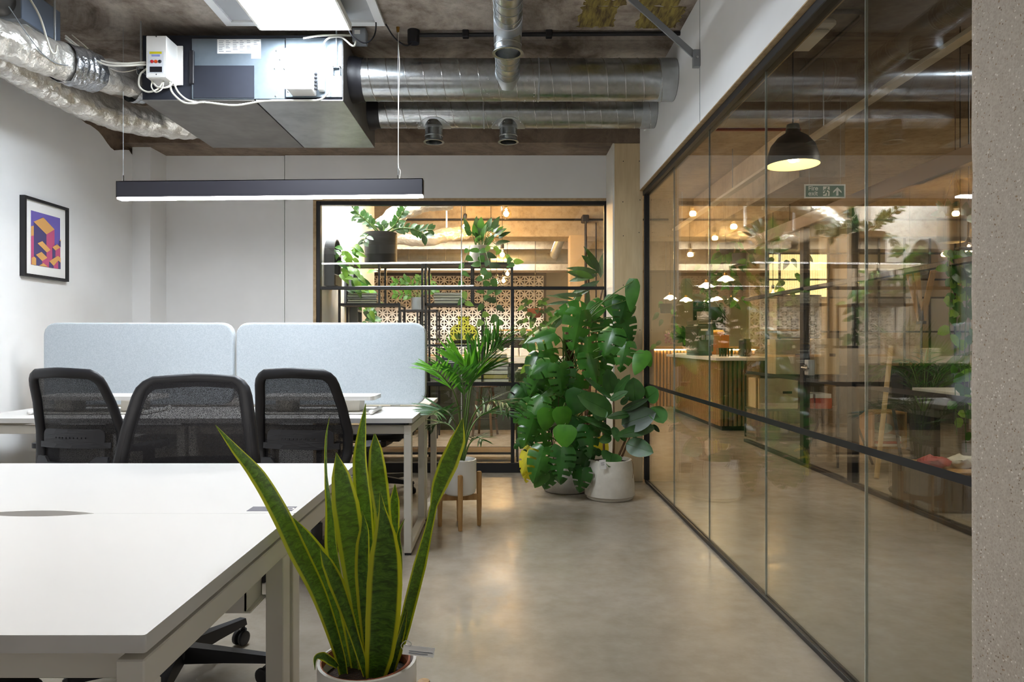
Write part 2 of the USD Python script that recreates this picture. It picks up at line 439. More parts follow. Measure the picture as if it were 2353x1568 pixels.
# worn patches of old yellow board left on the slab
patch_mat = pm('old_yellow_board', 'a8964c', .8, c2='5d4a33', scale=8, detail=6, stretch=(6, 1, 1))
for x0, x1, y0, y1 in ((.455, .69, 3.955, 4.02), (.44, .66, 4.03, 4.29), (.77, 1.0, 3.3, 4.02), (.80, 1.05, 4.03, 4.30), (.42, .70, 3.2, 3.94)):
    pts = []
    n = 12
    ed = [(x0, y0, x1, y0), (x1, y0, x1, y1), (x1, y1, x0, y1), (x0, y1, x0, y0)]
    for a, b, c, d in ed:
        for k in range(n):
            t = k / n
            pts.append((a + (c - a) * t + R.uniform(-.012, .012), b + (d - b) * t + R.uniform(-.012, .012)))
    ce.put('board_patch', place(prism(Polygon(pts).buffer(0), .003), (1, 0, 0), (0, 1, 0), (0, 0, 1), (0, 0, ZC - .003)), patch_mat)
# left wall: plaster stops raggedly below bare concrete
struct('wall_left', bx(XL - .2, XL - .035, YN - .2, YB, 0, ZC), beam_conc, 'bare concrete behind the left plaster')
pts = [(YN - .2, 0), (YB, 0)]
yy = np.linspace(YB, YN - .2, 150)
for y in yy:
    z = 2.775 + .012 * math.sin(y * 9) + R.uniform(-.008, .008)
    if y > 5.0:
        z -= min(.16, (y - 5.0) * .2) * (.8 + .3 * math.sin(y * 14))
    pts.append((y, z))
struct('wall_left', place(prism(Polygon(pts).buffer(0), .04), (0, 1, 0), (0, 0, 1), (1, 0, 0), (XL - .04, 0, 0)), white_wall, 'white plaster of the left wall with a ragged top edge')
struct('wall_left', bx(XL, -2.95, 5.78, YB, 0, 2.756), white_wall, 'white boxed pier in the back left corner')
# back wall with the window opening
ZB = 2.756
struct('wall_back', bx(-1.925, -1.913, YB + .02, YB + .14, 0, ZB), grey_paint, 'narrow open joint in the white back wall')
struct('wall_back', bx(XL, -1.924, YB, YB + .14, 0, ZB), white_wall, 'white back wall left of the joint')
struct('wall_back', bx(-1.914, -1.67, YB - .012, YB + .14, 0, ZB), white_wall, 'narrow white back wall strip beside the window')
struct('wall_back', bx(-1.67, .905, YB - .012, YB + .14, 2.385, ZB), white_wall, 'white back wall over the window')
struct('ceiling_beam', bx(XL - .2, XG + .1, 5.655, YB + .4, ZB, ZC), beam_conc, 'brown concrete downstand beam over the back wall')
struct('wall_front', bx(XL - .2, XR + .2, YN - .2, YN, 0, ZC), white_wall, 'white wall behind the viewer')
# plywood column in the far right corner
pc = struct('plywood_column', label='plywood clad column at the corner of the two glazed walls')
pc.put('cladding', bx(.886, 1.118, 5.67, YB + .14, 0, ZB, .002), ply)
pc.put('cladding', bx(.872, .886, 5.67, YB - .012, 0, ZB), white_edge)
for z in (2.62, 2.28, 2.02, 1.60, 1.22, .80, .45):
    for x in (.955, 1.09):
        pc.put('screw', lathe([(0, -.001), (.004, -.001), (.004, .002), (0, .002)], 8, (x + R.uniform(-.004, .004), 5.669, z + R.uniform(-.02, .02)), 'y'), black_metal)
# bulkhead over the glass
XBH = 1.09
bh = struct('wall_right', label='white bulkhead over the glass partition')
bh.put('plasterboard', bx(XBH, XBH + .012, YN, 5.66, 2.372, ZC), white_wall)
bh.put('plasterboard', bx(XG + .06, XG + .075, YN, 5.66, 2.372, ZC), white_wall)
bh.put('soffit', bx(XBH, XG + .075, YN, 5.66, 2.366, 2.372), ply_edge)
struct('wall_right', bx(XG - .03, XG + .06, YN, 1.08, 0, 2.37), white_wall, 'white side wall on the viewer side of the column')
bh.put('joint', bx(XBH - .002, XBH, 3.905, 3.909, 2.372, ZC), grey_paint)
# aggregate column on the right
col = trimesh.creation.box((.62, .62, 3.08)).subdivide().subdivide().subdivide().subdivide().subdivide()
v = col.vertices.copy()
v += (meshkit.fbm(v * 60, 3)[:, None] - .5) * .006 * np.sign(v) * (np.abs(v) > .3)
col.vertices = v + np.array([1.138 + .31, 1.70 - .31, 1.54])
struct('concrete_column', col, aggregate, 'exposed aggregate concrete column at the near end of the glass', smooth=True)

# ------------------------------------------------------------------ back window (window_1)
w1 = struct('window_1', label='black steel framed window to the cafe')
s = YB / F
WX0, WX1, WZ1 = -1.645, .889, 2.362
fr = .033
w1.put('frame_stile', bx(WX0, WX0 + fr, YB, YB + .06, 0, WZ1, .002), black_metal)
w1.put('frame_stile', bx(WX1 - fr, WX1, YB, YB + .06, 0, WZ1, .002), black_metal)
w1.put('frame_head', bx(WX0 + fr, WX1 - fr, YB, YB + .06, WZ1 - fr, WZ1, .002), black_metal)
w1.put('frame_sill', bx(WX0 + fr, WX1 - fr, YB, YB + .06, 0, .085, .002), black_metal)
w1.put('reveal', bx(-1.67, WX0, YB - .012, YB + .14, 0, 2.385), ply_edge)
w1.put('reveal', bx(WX0, .905, YB - .012, YB + .14, WZ1, 2.385), ply_edge)
zt, zl = H + (CY - 662) * s, H + (CY - 883) * s
for z, hh in ((zt, .028), (zl, .034)):
    w1.put('transom', bx(WX0 + fr, WX1 - fr, YB + .006, YB + .05, z - hh / 2, z + hh / 2, .002), black_metal)
xj, xm = (1060 - CX) * s, (1178 - CX) * s
w1.put('mullion', bx(xm - .016, xm + .016, YB + .008, YB + .05, .085, zl - .017, .002), black_metal)
w1.put('mullion', bx(xm - .012, xm + .012, YB + .008, YB + .05, zl + .017, zt - .014, .002), black_metal)
for x0, x1 in ((WX0 + fr, xj - .003), (xj + .003, WX1 - fr)):
    w1.put('pane', bx(x0, x1, YB + .024, YB + .034, .085, WZ1 - fr), glass)
w1.put('glass_joint', bx(xj - .004, xj + .004, YB + .02, YB + .038, .085, WZ1 - fr), edge_glass)

# ------------------------------------------------------------------ glass partition on the right (window_2)
w2 = struct('window_2', label='frameless glass partition along the right side of the office')
w2.put('frame_head', bx(XG - .03, XG + .03, 1.70, 5.66, 2.325, 2.366, .003), black_metal)
w2.put('frame_sill', bx(XG - .016, XG + .016, 1.70, 5.66, 0, .022, .002), black_metal)
w2.put('frame_stile', bx(XG - .024, XG + .02, 5.625, 5.66, .022, 2.325, .002), black_metal)
js = [5.625, 4.73, 3.91, 3.06, 2.21, 1.702]
for a, b in zip(js[:-1], js[1:]):
    w2.put('pane', bx(XG - .0045, XG + .0045, b + .0015, a - .0015, .022, 2.325), glass)
for a in js[1:-1]:
    w2.put('glass_joint', bx(XG - .0046, XG + .0046, a - .0015, a + .0015, .022, 2.325), edge_glass)
w2.put('manifestation_strip', bx(XG - .007, XG - .005, 1.702, 5.625, .78, .804), black_metal)

# ------------------------------------------------------------------ ceiling services
# fan coil unit
FY0, FY1, FX0, FX1, FZ0, FZ1 = 4.25, 5.28, -2.22, -.996, 2.61, 3.01
fcu = Thing('fan_coil_unit', 'large galvanised ceiling fan coil unit with a paper data sheet on its front', 'air conditioner', ((FX0 + FX1) / 2, FY0, FZ0))
fcu.put('casing', bx(FX0, FX1, FY0 + .006, FY1, FZ0 + .006, FZ1), dark_foam)
fx = lambda px: (px - CX) * FY0 / F
fz = lambda py: H + (CY - py) * FY0 / F
fcu.put('access_panel', bx(fx(441), fx(655), FY0 - .004, FY0 + .006, fz(228), fz(89), .002), pale_steel)
fcu.put('cover_plate', bx(fx(657), FX1, FY0 - .006, FY0 + .006, fz(224), fz(88), .002), pale_steel)
fcu.put('insulation_pad', bx(fx(446), fx(585), FY0 - .009, FY0 - .004, fz(226), fz(152)), dark_foam)
fcu.put('bottom_plate', bx(FX0, -1.535, FY0, FY1, FZ0, FZ0 + .006), dull_steel)
fcu.put('bottom_plate', bx(-1.525, FX1, FY0, FY1, FZ0, FZ0 + .006), steel)
fcu.put('side_plate', bx(FX1, FX1 + .003, FY0, FY1, FZ0, FZ1), dull_steel)
fcu.put('hinge', bx(fx(438), fx(448), FY0 - .02, FY0, fz(195), fz(118), .004), black_plastic)
ds = fcu.put('data_sheet', bx(fx(500), fx(600), FY0 - .0055, FY0 - .004, fz(124), fz(91)), paper)
fcu.put('data_sheet', bx(fx(578), fx(600), FY0 - .0055, FY0 - .004, fz(135.5), fz(124.3)), paper)
ink = pm('grey_ink', '8b8f98', .8)
for c in range(6):
    for r_ in range(7):
        x0 = 504 + c * 16
        if R.random() < .85:
            fcu.put('print_line', bx(fx(x0), fx(x0 + R.uniform(6, 13)), FY0 - .006, FY0 - .0055, fz(95.5 + r_ * 4), fz(94.3 + r_ * 4)), ink, under=ds)
for px, py in ((636, 118), (632, 159), (654, 159), (634, 222), (644, 138), (663, 212)):
    fcu.put('screw', lathe([(0, -.004), (.005, -.003), (.006, 0)], 10, (fx(px), FY0 - .004, fz(py)), 'y'), chrome)
# hanger bracket and rods
for x, y in ((fx(775), FY0 - .02), (fx(325) + .012, FY0 - .03)):
    fcu.put('hanger_rod', cyl((x, y, FZ0 + .2), (x, y, ZC), .005, 8), steel)
    fcu.put('hanger_bracket', cat(bx(x - .02, x + .025, y - .012, y + .02, FZ0 + .19, FZ0 + .2), bx(x - .02, x - .016, y - .012, y + .02, FZ0 + .15, FZ0 + .2), bx(x + .021, x + .025, y - .012, y + .02, FZ0 + .15, FZ0 + .2)), steel)
# white control box
cb = Thing('control_box', 'white control box with red and orange buttons left on the fan coil unit', 'control box', (-2.058, 4.24, 2.694))
cb.put('housing', bx(-2.119, -1.997, 4.10, 4.24, 2.694, 2.941, .004), white_plastic)
cb.put('mounting_flange', bx(-2.0, -1.965, 4.236, 4.246, 2.70, 2.94, .003), white_plastic)
zc = lambda py: H + (CY - py) * 4.1 / F
xc = lambda px: (px - CX) * 4.1 / F
lb = cb.put('label_plate', bx(xc(340), xc(376), 4.0985, 4.10, zc(168), zc(118)), pm('label_grey', 'd5d7dc', .5))
cb.put('warning_strip', bx(xc(344), xc(372), 4.0975, 4.0985, zc(124), zc(119)), pm('label_yellow', 'd8c915', .6), under=lb)
cb.put('blue_strip', bx(xc(349), xc(368), 4.0975, 4.0985, zc(130), zc(125.5)), pm('label_blue', '8d95d0', .6), under=lb)
cb.put('black_strip', bx(xc(344.5), xc(372.5), 4.0975, 4.0985, zc(166), zc(153.5)), black_plastic, under=lb)
for px, nm, mm in ((349.5, 'indicator_light', 'b3242c'), (358.5, 'indicator_light', 'e0531d'), (367.5, 'push_button', '26262a')):
    cb.put(nm, lathe([(0, -.008), (.007, -.007), (.009, -.003), (.0105, 0)], 16, (xc(px), 4.0985, zc(141.5)), 'y'), pm('button_' + mm, mm, .3), smooth=40)
cb.put('screw', lathe([(0, -.003), (.003, -.002), (.004, 0)], 8, (xc(359), 4.10, zc(84)), 'y'), grey_plastic)
for px, nm in ((1, 'screw'),):
    cb.put('screw', lathe([(0, -.003), (.003, -.002), (.004, 0)], 8, (xc(359), 4.10, zc(171)), 'y'), grey_plastic)
# bright terminal box on the right of the unit
tb = Thing('terminal_box', 'white electrical terminal box fixed on the bright right end of the fan coil unit', 'electrical box', (-1.23, 4.244, 2.63))
tb.put('housing', bx(-1.30, -1.152, 4.12, 4.244, 2.634, 2.87, .005), white_plastic)
tb.put('lid', bx(-1.305, -1.147, 4.113, 4.12, 2.63, 2.874, .003), white_plastic)
for k in range(5):
    tb.put('cable_gland', lathe([(.006, 0), (.009, .004), (.009, .012), (.005, .016), (0, .016)], 10, (-1.15, 4.19, 2.66 + .022 * k), 'x'), grey_plastic, smooth=40)
tb.put('terminal_block', bx(-1.135, -1.10, 4.2, 4.244, 2.66, 2.76, .003), white_plastic)
# spiral ducts
def spiral_duct(name, label, x0, x1, y, z, r, pitch, extras):
    t = Thing(name, label, 'air duct', ((x0 + x1) / 2, y, z - r))
    t.put('duct_tube', lathe([(r * .98, x0), (r, x0 + .001), (r, x1), (r * .98, x1 + .001)], 48, (0, y, z), 'x'), duct_steel, smooth=40)
    n = int((x1 - x0) / pitch * 32)
    k = np.arange(n)
    a = k * 2 * PI / 32
    h = np.stack([x0 + .02 + k * pitch / 32, y + (r + .0012) * np.cos(a), z + (r + .0012) * np.sin(a)], 1)
    h = h[h[:, 0] < x1 - .03]
    t.put('spiral_seam', tube(h, .0024, 5), chrome, smooth=True)
    t.put('rubber_collar', lathe([(r * 1.1, x0 - .06), (r * 1.1, x0 - .02), (r * 1.03, x0 + .0), (r * 1.02, x0 + .03), (r * .98, x0 + .03)], 40, (0, y, z), 'x'), black_plastic, smooth=40)
    t.put('end_collar', lathe([(r * .99, x1 - .11), (r * 1.012, x1 - .108), (r * 1.012, x1 - .004), (r * .9, x1)], 48, (0, y, z), 'x'), steel, smooth=40)
    extras(t)
    return t


def spigot(t, x, y, zt, zb, r, ring=True):
    """An open round outlet hanging down from a duct."""
    prof = [(r, zt), (r, zb + .05), (r + .003, zb + .047), (r + .003, zb + .043), (r, zb + .04), (r, zb + .014), (r + .012, zb + .002), (r + .012, zb), (r - .004, zb), (r - .006, zb + .02), (r - .003, zb + .03), (r - .006, zb + .04), (r - .006, zt)]
    return t.put('spigot', lathe(prof, 32, (x, y, 0), 'z'), duct_steel, smooth=40)


def ex1(t):
    y, z, r = 4.5, 2.83, .132
    t.put('joint_band', lathe([(r, .205), (r + .004, .208), (r + .004, .213), (r, .216)], 48, (0, y, z), 'x'), steel, smooth=40)
    # branch towards the viewer with an open outlet
    rb = .073
    zb = 2.83
    t.put('branch_tube', lathe([(rb, 2.2), (rb, 4.40)], 36, (.012, 0, zb), 'y'), duct_steel, smooth=40)
    t.put('branch_saddle', lathe([(rb + .03, 4.41), (rb + .012, 4.385), (rb + .003, 4.36), (rb, 4.355)], 36, (.012, 0, zb), 'y'), steel, smooth=60)
    t.put('tee_piece', lathe([(rb, 3.62), (rb + .004, 3.622), (rb + .004, 3.925), (rb, 3.927)], 36, (.012, 0, zb), 'y'), steel, smooth=40)
    k = np.arange(32 * 12)
    a = k * 2 * PI / 32
    h = np.stack([.012 + (rb + .001) * np.cos(a), 2.9 + k * .085 / 32, zb + (rb + .001) * np.sin(a)], 1)
    t.put('spiral_seam', tube(h[h[:, 1] < 3.6], .0016, 5), steel, smooth=True)
    k2 = h + np.array([0, 1.04, 0])
    t.put('spiral_seam', tube(k2[k2[:, 1] < 4.34], .0016, 5), steel, smooth=True)
    spigot(t, .012, 3.775, zb - rb * .6, 2.70, rb)
    for _ in range(18):
        a = R.uniform(3.4, 5.2)
        x = R.choice([-.12, .13, .22, .2]) + R.uniform(-.02, .02)
        t.put('rivet', trimesh.creation.icosphere(1, .004).apply_translation((x, y + (r + .001) * math.cos(a), z + (r + .001) * math.sin(a))), chrome)


def ex2(t):
    y, z, r = 5.08, 2.815, .115
    t.put('joint_band', lathe([(r, -.165), (r + .004, -.162), (r + .004, -.155), (r, -.152)], 48, (0, y, z), 'x'), steel, smooth=40)
    for px in (997, 1168):
        x = (px - CX) * 5.05 / F
        p = spigot(t, x, 5.05, z - r * .7, 2.585, .064)
        ring = np.linspace(0, 2 * PI, 41)[:-1]
        rows = []
        for q in (1.0, .98, .8, .62):
            al = 1.0 * q * np.sin(ring)
            rr_ = r + (.004 if q < 1 else -.002)
            rows.append(np.stack([x + .125 * q * np.cos(ring), y - rr_ * np.sin(al), z - rr_ * np.cos(al)], 1))
        for zz_, q in ((z - r - .004, .0665), (z - r - .02, .0645)):
            rows.append(np.stack([x + q * np.cos(ring), 5.05 - q * np.sin(ring), np.minimum(rows[2][:, 2], zz_)], 1))
        v_ = np.vstack(rows)
        f_ = []
        for i in range(len(rows) - 1):
            for j in range(40):
                k_ = (j + 1) % 40
                f_ += [[i * 40 + j, (i + 1) * 40 + j, (i + 1) * 40 + k_], [i * 40 + j, (i + 1) * 40 + k_, i * 40 + k_]]
        t.put('saddle', M3(v_, f_), steel, smooth=60)
        for k in range(6):
            a = k * PI / 3 + .3
            t.put('rivet', trimesh.creation.icosphere(1, .004).apply_translation((x + .12 * math.cos(a), 5.0 + .05 * math.sin(a), z - r + .006)), chrome)


spiral_duct('spiral_duct', 'larger galvanised spiral duct nearer the viewer with a branch pipe', -.94, 1.088, 4.5, 2.83, .132, .115, ex1)
spiral_duct('spiral_duct', 'smaller galvanised spiral duct nearer the back wall with two short outlets', -.94, 1.088, 5.08, 2.815, .115, .118, ex2)

# flexible foil ducts
def flex(pts, r, seed):
    p = spline(pts, 14)
    m = tube(p, r, 40, cap=False)
    v = m.vertices
    n = len(p)
    cen = np.repeat(p, 40, 0)
    d = v - cen
    d /= np.linalg.norm(d, axis=1, keepdims=True)
    q = v * np.array([10, 10, 10])
    ringy = np.repeat(np.sin(np.arange(n) * 1.3 + 2 * meshkit.noise(p * 6, seed)), 40)
    amp = (meshkit.fbm(q, 4, seed) - .45) * .045 + ringy * .002 + (meshkit.noise(v * 38, seed + 3) - .5) * .014
    m.vertices = v + d * amp[:, None]
    return m


pA = [(-2.221, 4.665, 2.785), (-2.262, 4.655, 2.785)] + [at(*q) for q in ((335, 196, 4.5), (230, 172, 4.2), (149, 148, 3.95), (60, 112, 3.7), (0, 92, 3.55), (-90, 62, 3.38), (-320, -40, 2.9))]
fa = Thing('flexible_duct', 'crumpled silver foil duct running under the small grey valve box', 'air duct', (-2.4, 4.2, 2.62))
fa.put('foil_sleeve', flex(pA, .098, 1), foil, smooth=True)
fa.put('tape_band', flex([(-2.223, 4.665, 2.785), (-2.262, 4.655, 2.785), at(335, 196, 4.5), at(300, 189, 4.4)], .110, 5), foil_dark, smooth=True)
fa.put('tape_band', flex([at(215, 167, 4.15), at(180, 156, 4.04), at(140, 142, 3.92)], .108, 6), foil_dark, smooth=True)
pB = [(-2.222, 5.06, 2.735)] + [at(*q) for q in ((425, 284, 5.03), (330, 276, 4.85), (249, 257, 4.65), (149, 215, 4.35), (91, 182, 4.2), (0, 132, 3.95), (-120, 70, 3.62), (-400, -60, 3.0))]
fb = Thing('flexible_duct', 'crumpled silver foil duct closest to the left wall under the concrete edge', 'air duct', (-2.6, 4.8, 2.65))
fb.put('foil_sleeve', flex(pB, .100, 2), foil, smooth=True)
# small valve box top left
vb = Thing('valve_box', 'small blue grey steel valve box hung at the top left corner', 'air valve', (-2.7, 3.9, 2.86))
vb.put('casing', bx(-2.80, -2.58, 3.72, 4.0, 2.862, 3.03, .003), grey_paint)
vb.put('cover', bx(-2.58, -2.57, 3.70, 4.02, 2.857, 3.04, .002), pm('blue_grey_steel', '8d9bb0', .4, .3))
vb.put('warning_label', bx(-2.68, -2.60, 3.78, 3.9, 2.861, 2.862), paper)
vb.put('inlet_stub', lathe([(.075, 3.2), (.075, 3.72)], 28, (-2.69, 0, 2.95), 'y'), dull_steel, smooth=40)
vb.put('hanger_rod', cyl((-2.50, 3.86, 2.72), (-2.50, 3.86, ZC), .006, 8), steel)
def cable(label, pts, r, mat, n=10, name='cable'):
    return single(name, tube(spline(pts, n), r, 7), mat, label, 'cable', smooth=True)
g = lambda *a: [at(*p) for p in a]
cable('white cable hanging from the small valve box down to the foil duct', g((58, -20, 3.65), (90, 35, 3.62), (108, 90, 3.62), (118, 118, 3.65), (128, 122, 3.7), (131, 105, 3.75)), .0055, cable_white)
cable('thin grey cable drooping in a long arc across the foil duct', g((20, 15, 3.5), (60, 75, 3.55), (105, 130, 3.7), (150, 150, 3.85), (190, 138, 4.0), (197, 120, 4.05)), .0028, grey_paint)
cable('upper cream cable running from the valve box to the white control box', g((150, 82, 4.02), (185, 110, 4.05), (235, 140, 4.08), (285, 146, 4.1), (335, 143, 4.14)), .006, cable_white)
cable('lower cream cable running beside its twin to the white control box', g((150, 88, 4.0), (188, 118, 4.02), (238, 147, 4.05), (285, 151, 4.08), (335, 148, 4.14)), .006, cable_white)
cable('thin white wire drooping beneath the two cream cables', g((165, 80, 4.1), (200, 110, 4.12), (240, 150, 4.15), (280, 165, 4.18), (320, 158, 4.22)), .003, cable_white)
cable('outer looped white cable at the left edge of the fan coil unit', g((337, 158, 4.18), (322, 172, 4.15), (320, 198, 4.13), (338, 211, 4.12), (362, 205, 4.12), (376, 187, 4.15)), .0055, cable_white)
cable('inner looped white cable under the white control box', g((350, 186, 4.15), (348, 200, 4.12), (358, 212, 4.1), (372, 204, 4.1), (376, 188, 4.15)), .004, cable_white)
cable('white cable curving close under the base of the control box', g((349, 186, 4.16), (362, 200, 4.12), (385, 200, 4.12), (399, 188, 4.16)), .006, cable_white)
cable('long white cable sagging along the bottom edge of the fan coil unit', g((390, 188, 4.16), (396, 212, 4.18), (420, 234, 4.2), (445, 238, 4.2), (470, 235, 4.21), (540, 242, 4.21), (610, 232, 4.21), (700, 231, 4.21), (735, 229, 4.21), (752, 215, 4.21), (757, 200, 4.22)), .0065, cable_white)
cable('second white cable sagging just above the long one at the left', g((398, 188, 4.16), (410, 212, 4.18), (430, 229, 4.2), (455, 235.5, 4.205), (468, 235, 4.2)), .0055, cable_white)
cable('white cable arching over the right end of the fan coil unit', g((742, 110, 4.22), (747, 95, 4.21), (760, 86, 4.21), (785, 86, 4.22), (806, 103, 4.23), (814, 105, 4.25), (818, 95, 4.27)), .006, cable_white)
cable('white cable lying along the top of the fan coil unit to the grey box', g((697, 88, 4.2), (735, 82, 4.2), (780, 81, 4.22), (806, 82, 4.27)), .006, cable_white)
cable('black cable looping between the light panel and the ceiling recess', g((799, 65, 4.12), (812, 85, 4.14), (838, 99, 4.18), (858, 85, 4.2), (864, 60, 4.2), (861, 20, 4.15)), .0045, black_plastic)
cable('black cable running down from the ceiling recess to the round black box', g((886, 55, 4.25), (905, 85, 4.3), (930, 104, 4.33), (945, 100, 4.34), (949, 90, 4.34)), .0045, black_plastic)
jb = Thing('junction_box', 'square grey junction box at the top right of the fan coil unit', 'electrical box', (-.93, 4.3, 2.95))
jb.put('body', bx(-.945, -.862, 4.28, 4.36, 2.985, 3.07, .004), grey_paint)
jb.put('label', bx(-.93, -.895, 4.279, 4.28, 3.03, 3.055), paper)
# black conduit
cd = Thing('conduit', 'black conduit running across the ceiling from a round black box', 'conduit', (0, 4.345, 3.04))
cd.put('pipe', cyl((-.56, 4.345, 3.052), (1.088, 4.345, 3.062), .0125, 12), black_plastic, smooth=60)
cd.put('round_box', lathe([(0, 3.0), (.036, 3.0), (.038, 3.01), (.038, ZC)], 20, (-.575, 4.345, 0), 'z'), black_plastic, smooth=40)
for x in (-.25, .27):
    cd.put('saddle_clip', bx(x - .02, x + .02, 4.325, 4.365, 3.035, ZC, .004), black_plastic)
# steel brace from slab to bulkhead
br = Thing('steel_brace', 'diagonal grey steel brace from the ceiling to the white bulkhead', 'bracket', (1.0, 3.92, 2.7))
br.put('flat_bar', bar((1.07, 3.915, 2.74), (.70, 3.96, 3.10), .035, .01, up=(0, 1, 0)), grey_paint)
br.put('foot_plate', bx(1.052, 1.09, 3.895, 3.93, 2.68, 2.775, .002), grey_paint)
br.put('bolt', lathe([(0, -.006), (.007, -.005), (.007, 0)], 8, (1.072, 3.895, 2.73), 'y'), steel)
# recess frame and LED panel
lp = Thing('light_panel', 'bright square edged ceiling light panel in a white recess frame', 'ceiling light', (-1.2, 3.5, 2.984))
PX0, PX1, PY0, PY1 = -1.455, -.911, 2.92, 4.12
lp.put('diffuser', bx(PX0 + .012, PX1 - .012, PY0 + .012, PY1 - .004, 2.982, 2.986), led_white)
lp.put('housing', cat(bx(PX0, PX1, PY0, PY1, 2.99, 3.02), bx(PX0, PX0 + .012, PY0, PY1, 2.98, 2.99), bx(PX1 - .012, PX1, PY0, PY1, 2.98, 2.99), bx(PX0, PX1, PY0, PY0 + .012, 2.98, 2.99), bx(PX0, PX1, PY1 - .004, PY1, 2.98, 2.99)), white_metal)
rf = struct('trim_1', label='white rectangular recess frame in the ceiling around the light panel')
QX0, QX1, QY0, QY1 = -1.70, -.735, 2.72, 4.24
for a in (bx(QX0, QX0 + .05, QY0, QY1, ZC - .02, ZC), bx(QX1 - .05, QX1, QY0, QY1, ZC - .02, ZC), bx(QX0 + .05, QX1 - .05, QY0, QY0 + .05, ZC - .02, ZC), bx(QX0 + .05, QX1 - .05, QY1 - .05, QY1, ZC - .02, ZC)):
    rf.put('frame_bar', a, white_wall)
rf.put('recess_board', bx(QX0 + .05, QX1 - .05, QY0 + .05, QY1 - .05, ZC - .006, ZC), pm('recess_grey', 'b7b8ba', .7))
for x, y in ((PX0 + .05, PY0 + .2), (PX1 - .05, PY0 + .2), (PX0 + .05, PY1 - .2), (PX1 - .05, PY1 - .2)):
    lp.put('suspension_wire', cyl((x, y, 3.02), (x, y, ZC - .006), .0015, 6), steel)

# linear pendants
pend = Thing('linear_pendant', 'long slim black linear pendant lamp over the desks with felt screens', 'pendant light', (-1.45, 4.3, 2.04))
def tilt(m):
    m.vertices[:, 2] += (m.vertices[:, 0] + .5) * .009
    return m
PA, PB = -2.389, -.508
shell = cat(bx(PA, PB, 4.2675, 4.2715, 2.042, 2.14), bx(PA, PB, 4.3285, 4.3325, 2.042, 2.14), bx(PA, PB, 4.2675, 4.3325, 2.136, 2.14), bx(PA, PA + .004, 4.2675, 4.3325, 2.042, 2.14), bx(PB - .004, PB, 4.2675, 4.3325, 2.042, 2.14))
pend.put('housing', tilt(shell), pm('pendant_black', '26242b', .5))
pend.put('diffuser', tilt(bx(PA + .004, PB - .004, 4.2705, 4.3295, 2.030, 2.05)), pend_light)
for x in (-2.362, -.665):
    pend.put('suspension_wire', cyl((x, 4.3, 2.13), (x, 4.3, ZC), .0014, 6), steel)
    pend.put('wire_grip', cyl((x, 4.3, 2.13), (x, 4.3, 2.165), .006, 8), chrome)
pend.put('power_cable', tube(spline([(-.655, 4.3, 2.14), (-.65, 4.3, 2.19), (-.662, 4.298, 2.25), (-.66, 4.296, 2.6), (-.655, 4.3, 2.85), (-.664, 4.302, 3.0), (-.655, 4.3, ZC)], 8), .003, 6), cable_white, smooth=True)
pend.put('ceiling_boss', lathe([(0, ZC - .03), (.008, ZC - .03), (.01, ZC - .012), (.012, ZC)], 12, (-.665, 4.3, 0), 'z'), brass, smooth=40)
dup(pend, (-1.45, 1.07, 2.04), 0, 'long slim black pendant over the near table, seen only mirrored in the window')
# ------------------------------------------------------------------ leaves and plants
def norm(v):
    v = np.asarray(v, float)
    return v / (np.linalg.norm(v) + 1e-12)


def frame_of(d, n):
    d = norm(d)
    n = np.asarray(n, float); n = n - d * (n @ d)
    if np.linalg.norm(n) < 1e-3:
        n = np.array([0, -1.0, 0]) - d * d[1] * -1
    n = norm(n)
    return d, np.cross(n, d), n


PROF = {'lance': lambda t: np.sin(PI * t ** .8) ** .8, 'oval': lambda t: np.clip(np.sin(PI * np.clip(t, 0, 1) ** .85), 0, 1) ** .62, 'round': lambda t: np.clip(np.sin(PI * t ** .9), 0, 1) ** .5,
        'heart': lambda t: np.clip(np.where(t < .25, .55 + .45 * np.sin(t / .25 * PI / 2), np.cos((t - .25) / .75 * PI / 2) ** .8), 0, 1), 'blade': lambda t: np.clip(np.minimum(t * 6 + .15, 1) * (1 - t ** 2.2), 0, 1)}


def leaf_mesh(L, W, prof='lance', n=6, fold=.15, curl=.15):
    t = np.linspace(0, 1, n + 1)
    w = PROF[prof](t) * W / 2
    z = -curl * L * t ** 2
    rows = np.stack([np.stack([L * t, w, z + fold * w], 1), np.stack([L * t, 0 * w, z], 1), np.stack([L * t, -w, z + fold * w], 1)], 1)
    v = rows.reshape(-1, 3)
    f = []
    for i in range(n):
        for j in range(2):
            a = i * 3 + j
            f += [[a, a + 3, a + 4], [a, a + 4, a + 1]]
    return M3(v, f)


def split_leaf(L, W, n=22, cuts=4, seed=0, curl=.25):
    """A monstera leaf: heart shaped, slots running in from the margin between the side veins."""
    r = random.Random(seed)
    t = np.linspace(0, 1, n + 1)
    w = np.where(t < .3, .62 + .38 * np.sin(t / .3 * PI / 2), np.cos((t - .3) / .7 * PI / 2) ** .75) * W / 2
    cols = np.array([0, .3, .62, 1.0])
    v, idx = [], {}
    for side in (1, -1):
        for i in range(n + 1):
            for j, c in enumerate(cols):
                x = L * (t[i] - .16 * c * (1 - t[i]) + .06 * c * c)
                y = side * w[i] * c
                z = -curl * L * (t[i] ** 2) * .9 - .18 * W * c * c + .02 * W * c
                idx[side, i, j] = len(v)
                v.append((x, y, z))
    f = []
    for side in (1, -1):
        slots = {}
        for k in range(cuts):
            i = int(n * (.2 + .62 * k / max(1, cuts - 1))) + r.choice([0, 0, 1])
            slots[i] = r.choice([1, 1, 2])
        for i in range(n):
            for j in range(3):
                if i in slots and j >= slots[i]:
                    continue
                a, b, c, d = idx[side, i, j], idx[side, i + 1, j], idx[side, i + 1, j + 1], idx[side, i, j + 1]
                q = [[a, b, c], [a, c, d]] if side > 0 else [[a, c, b], [a, d, c]]
                f += q
    return M3(v, f)


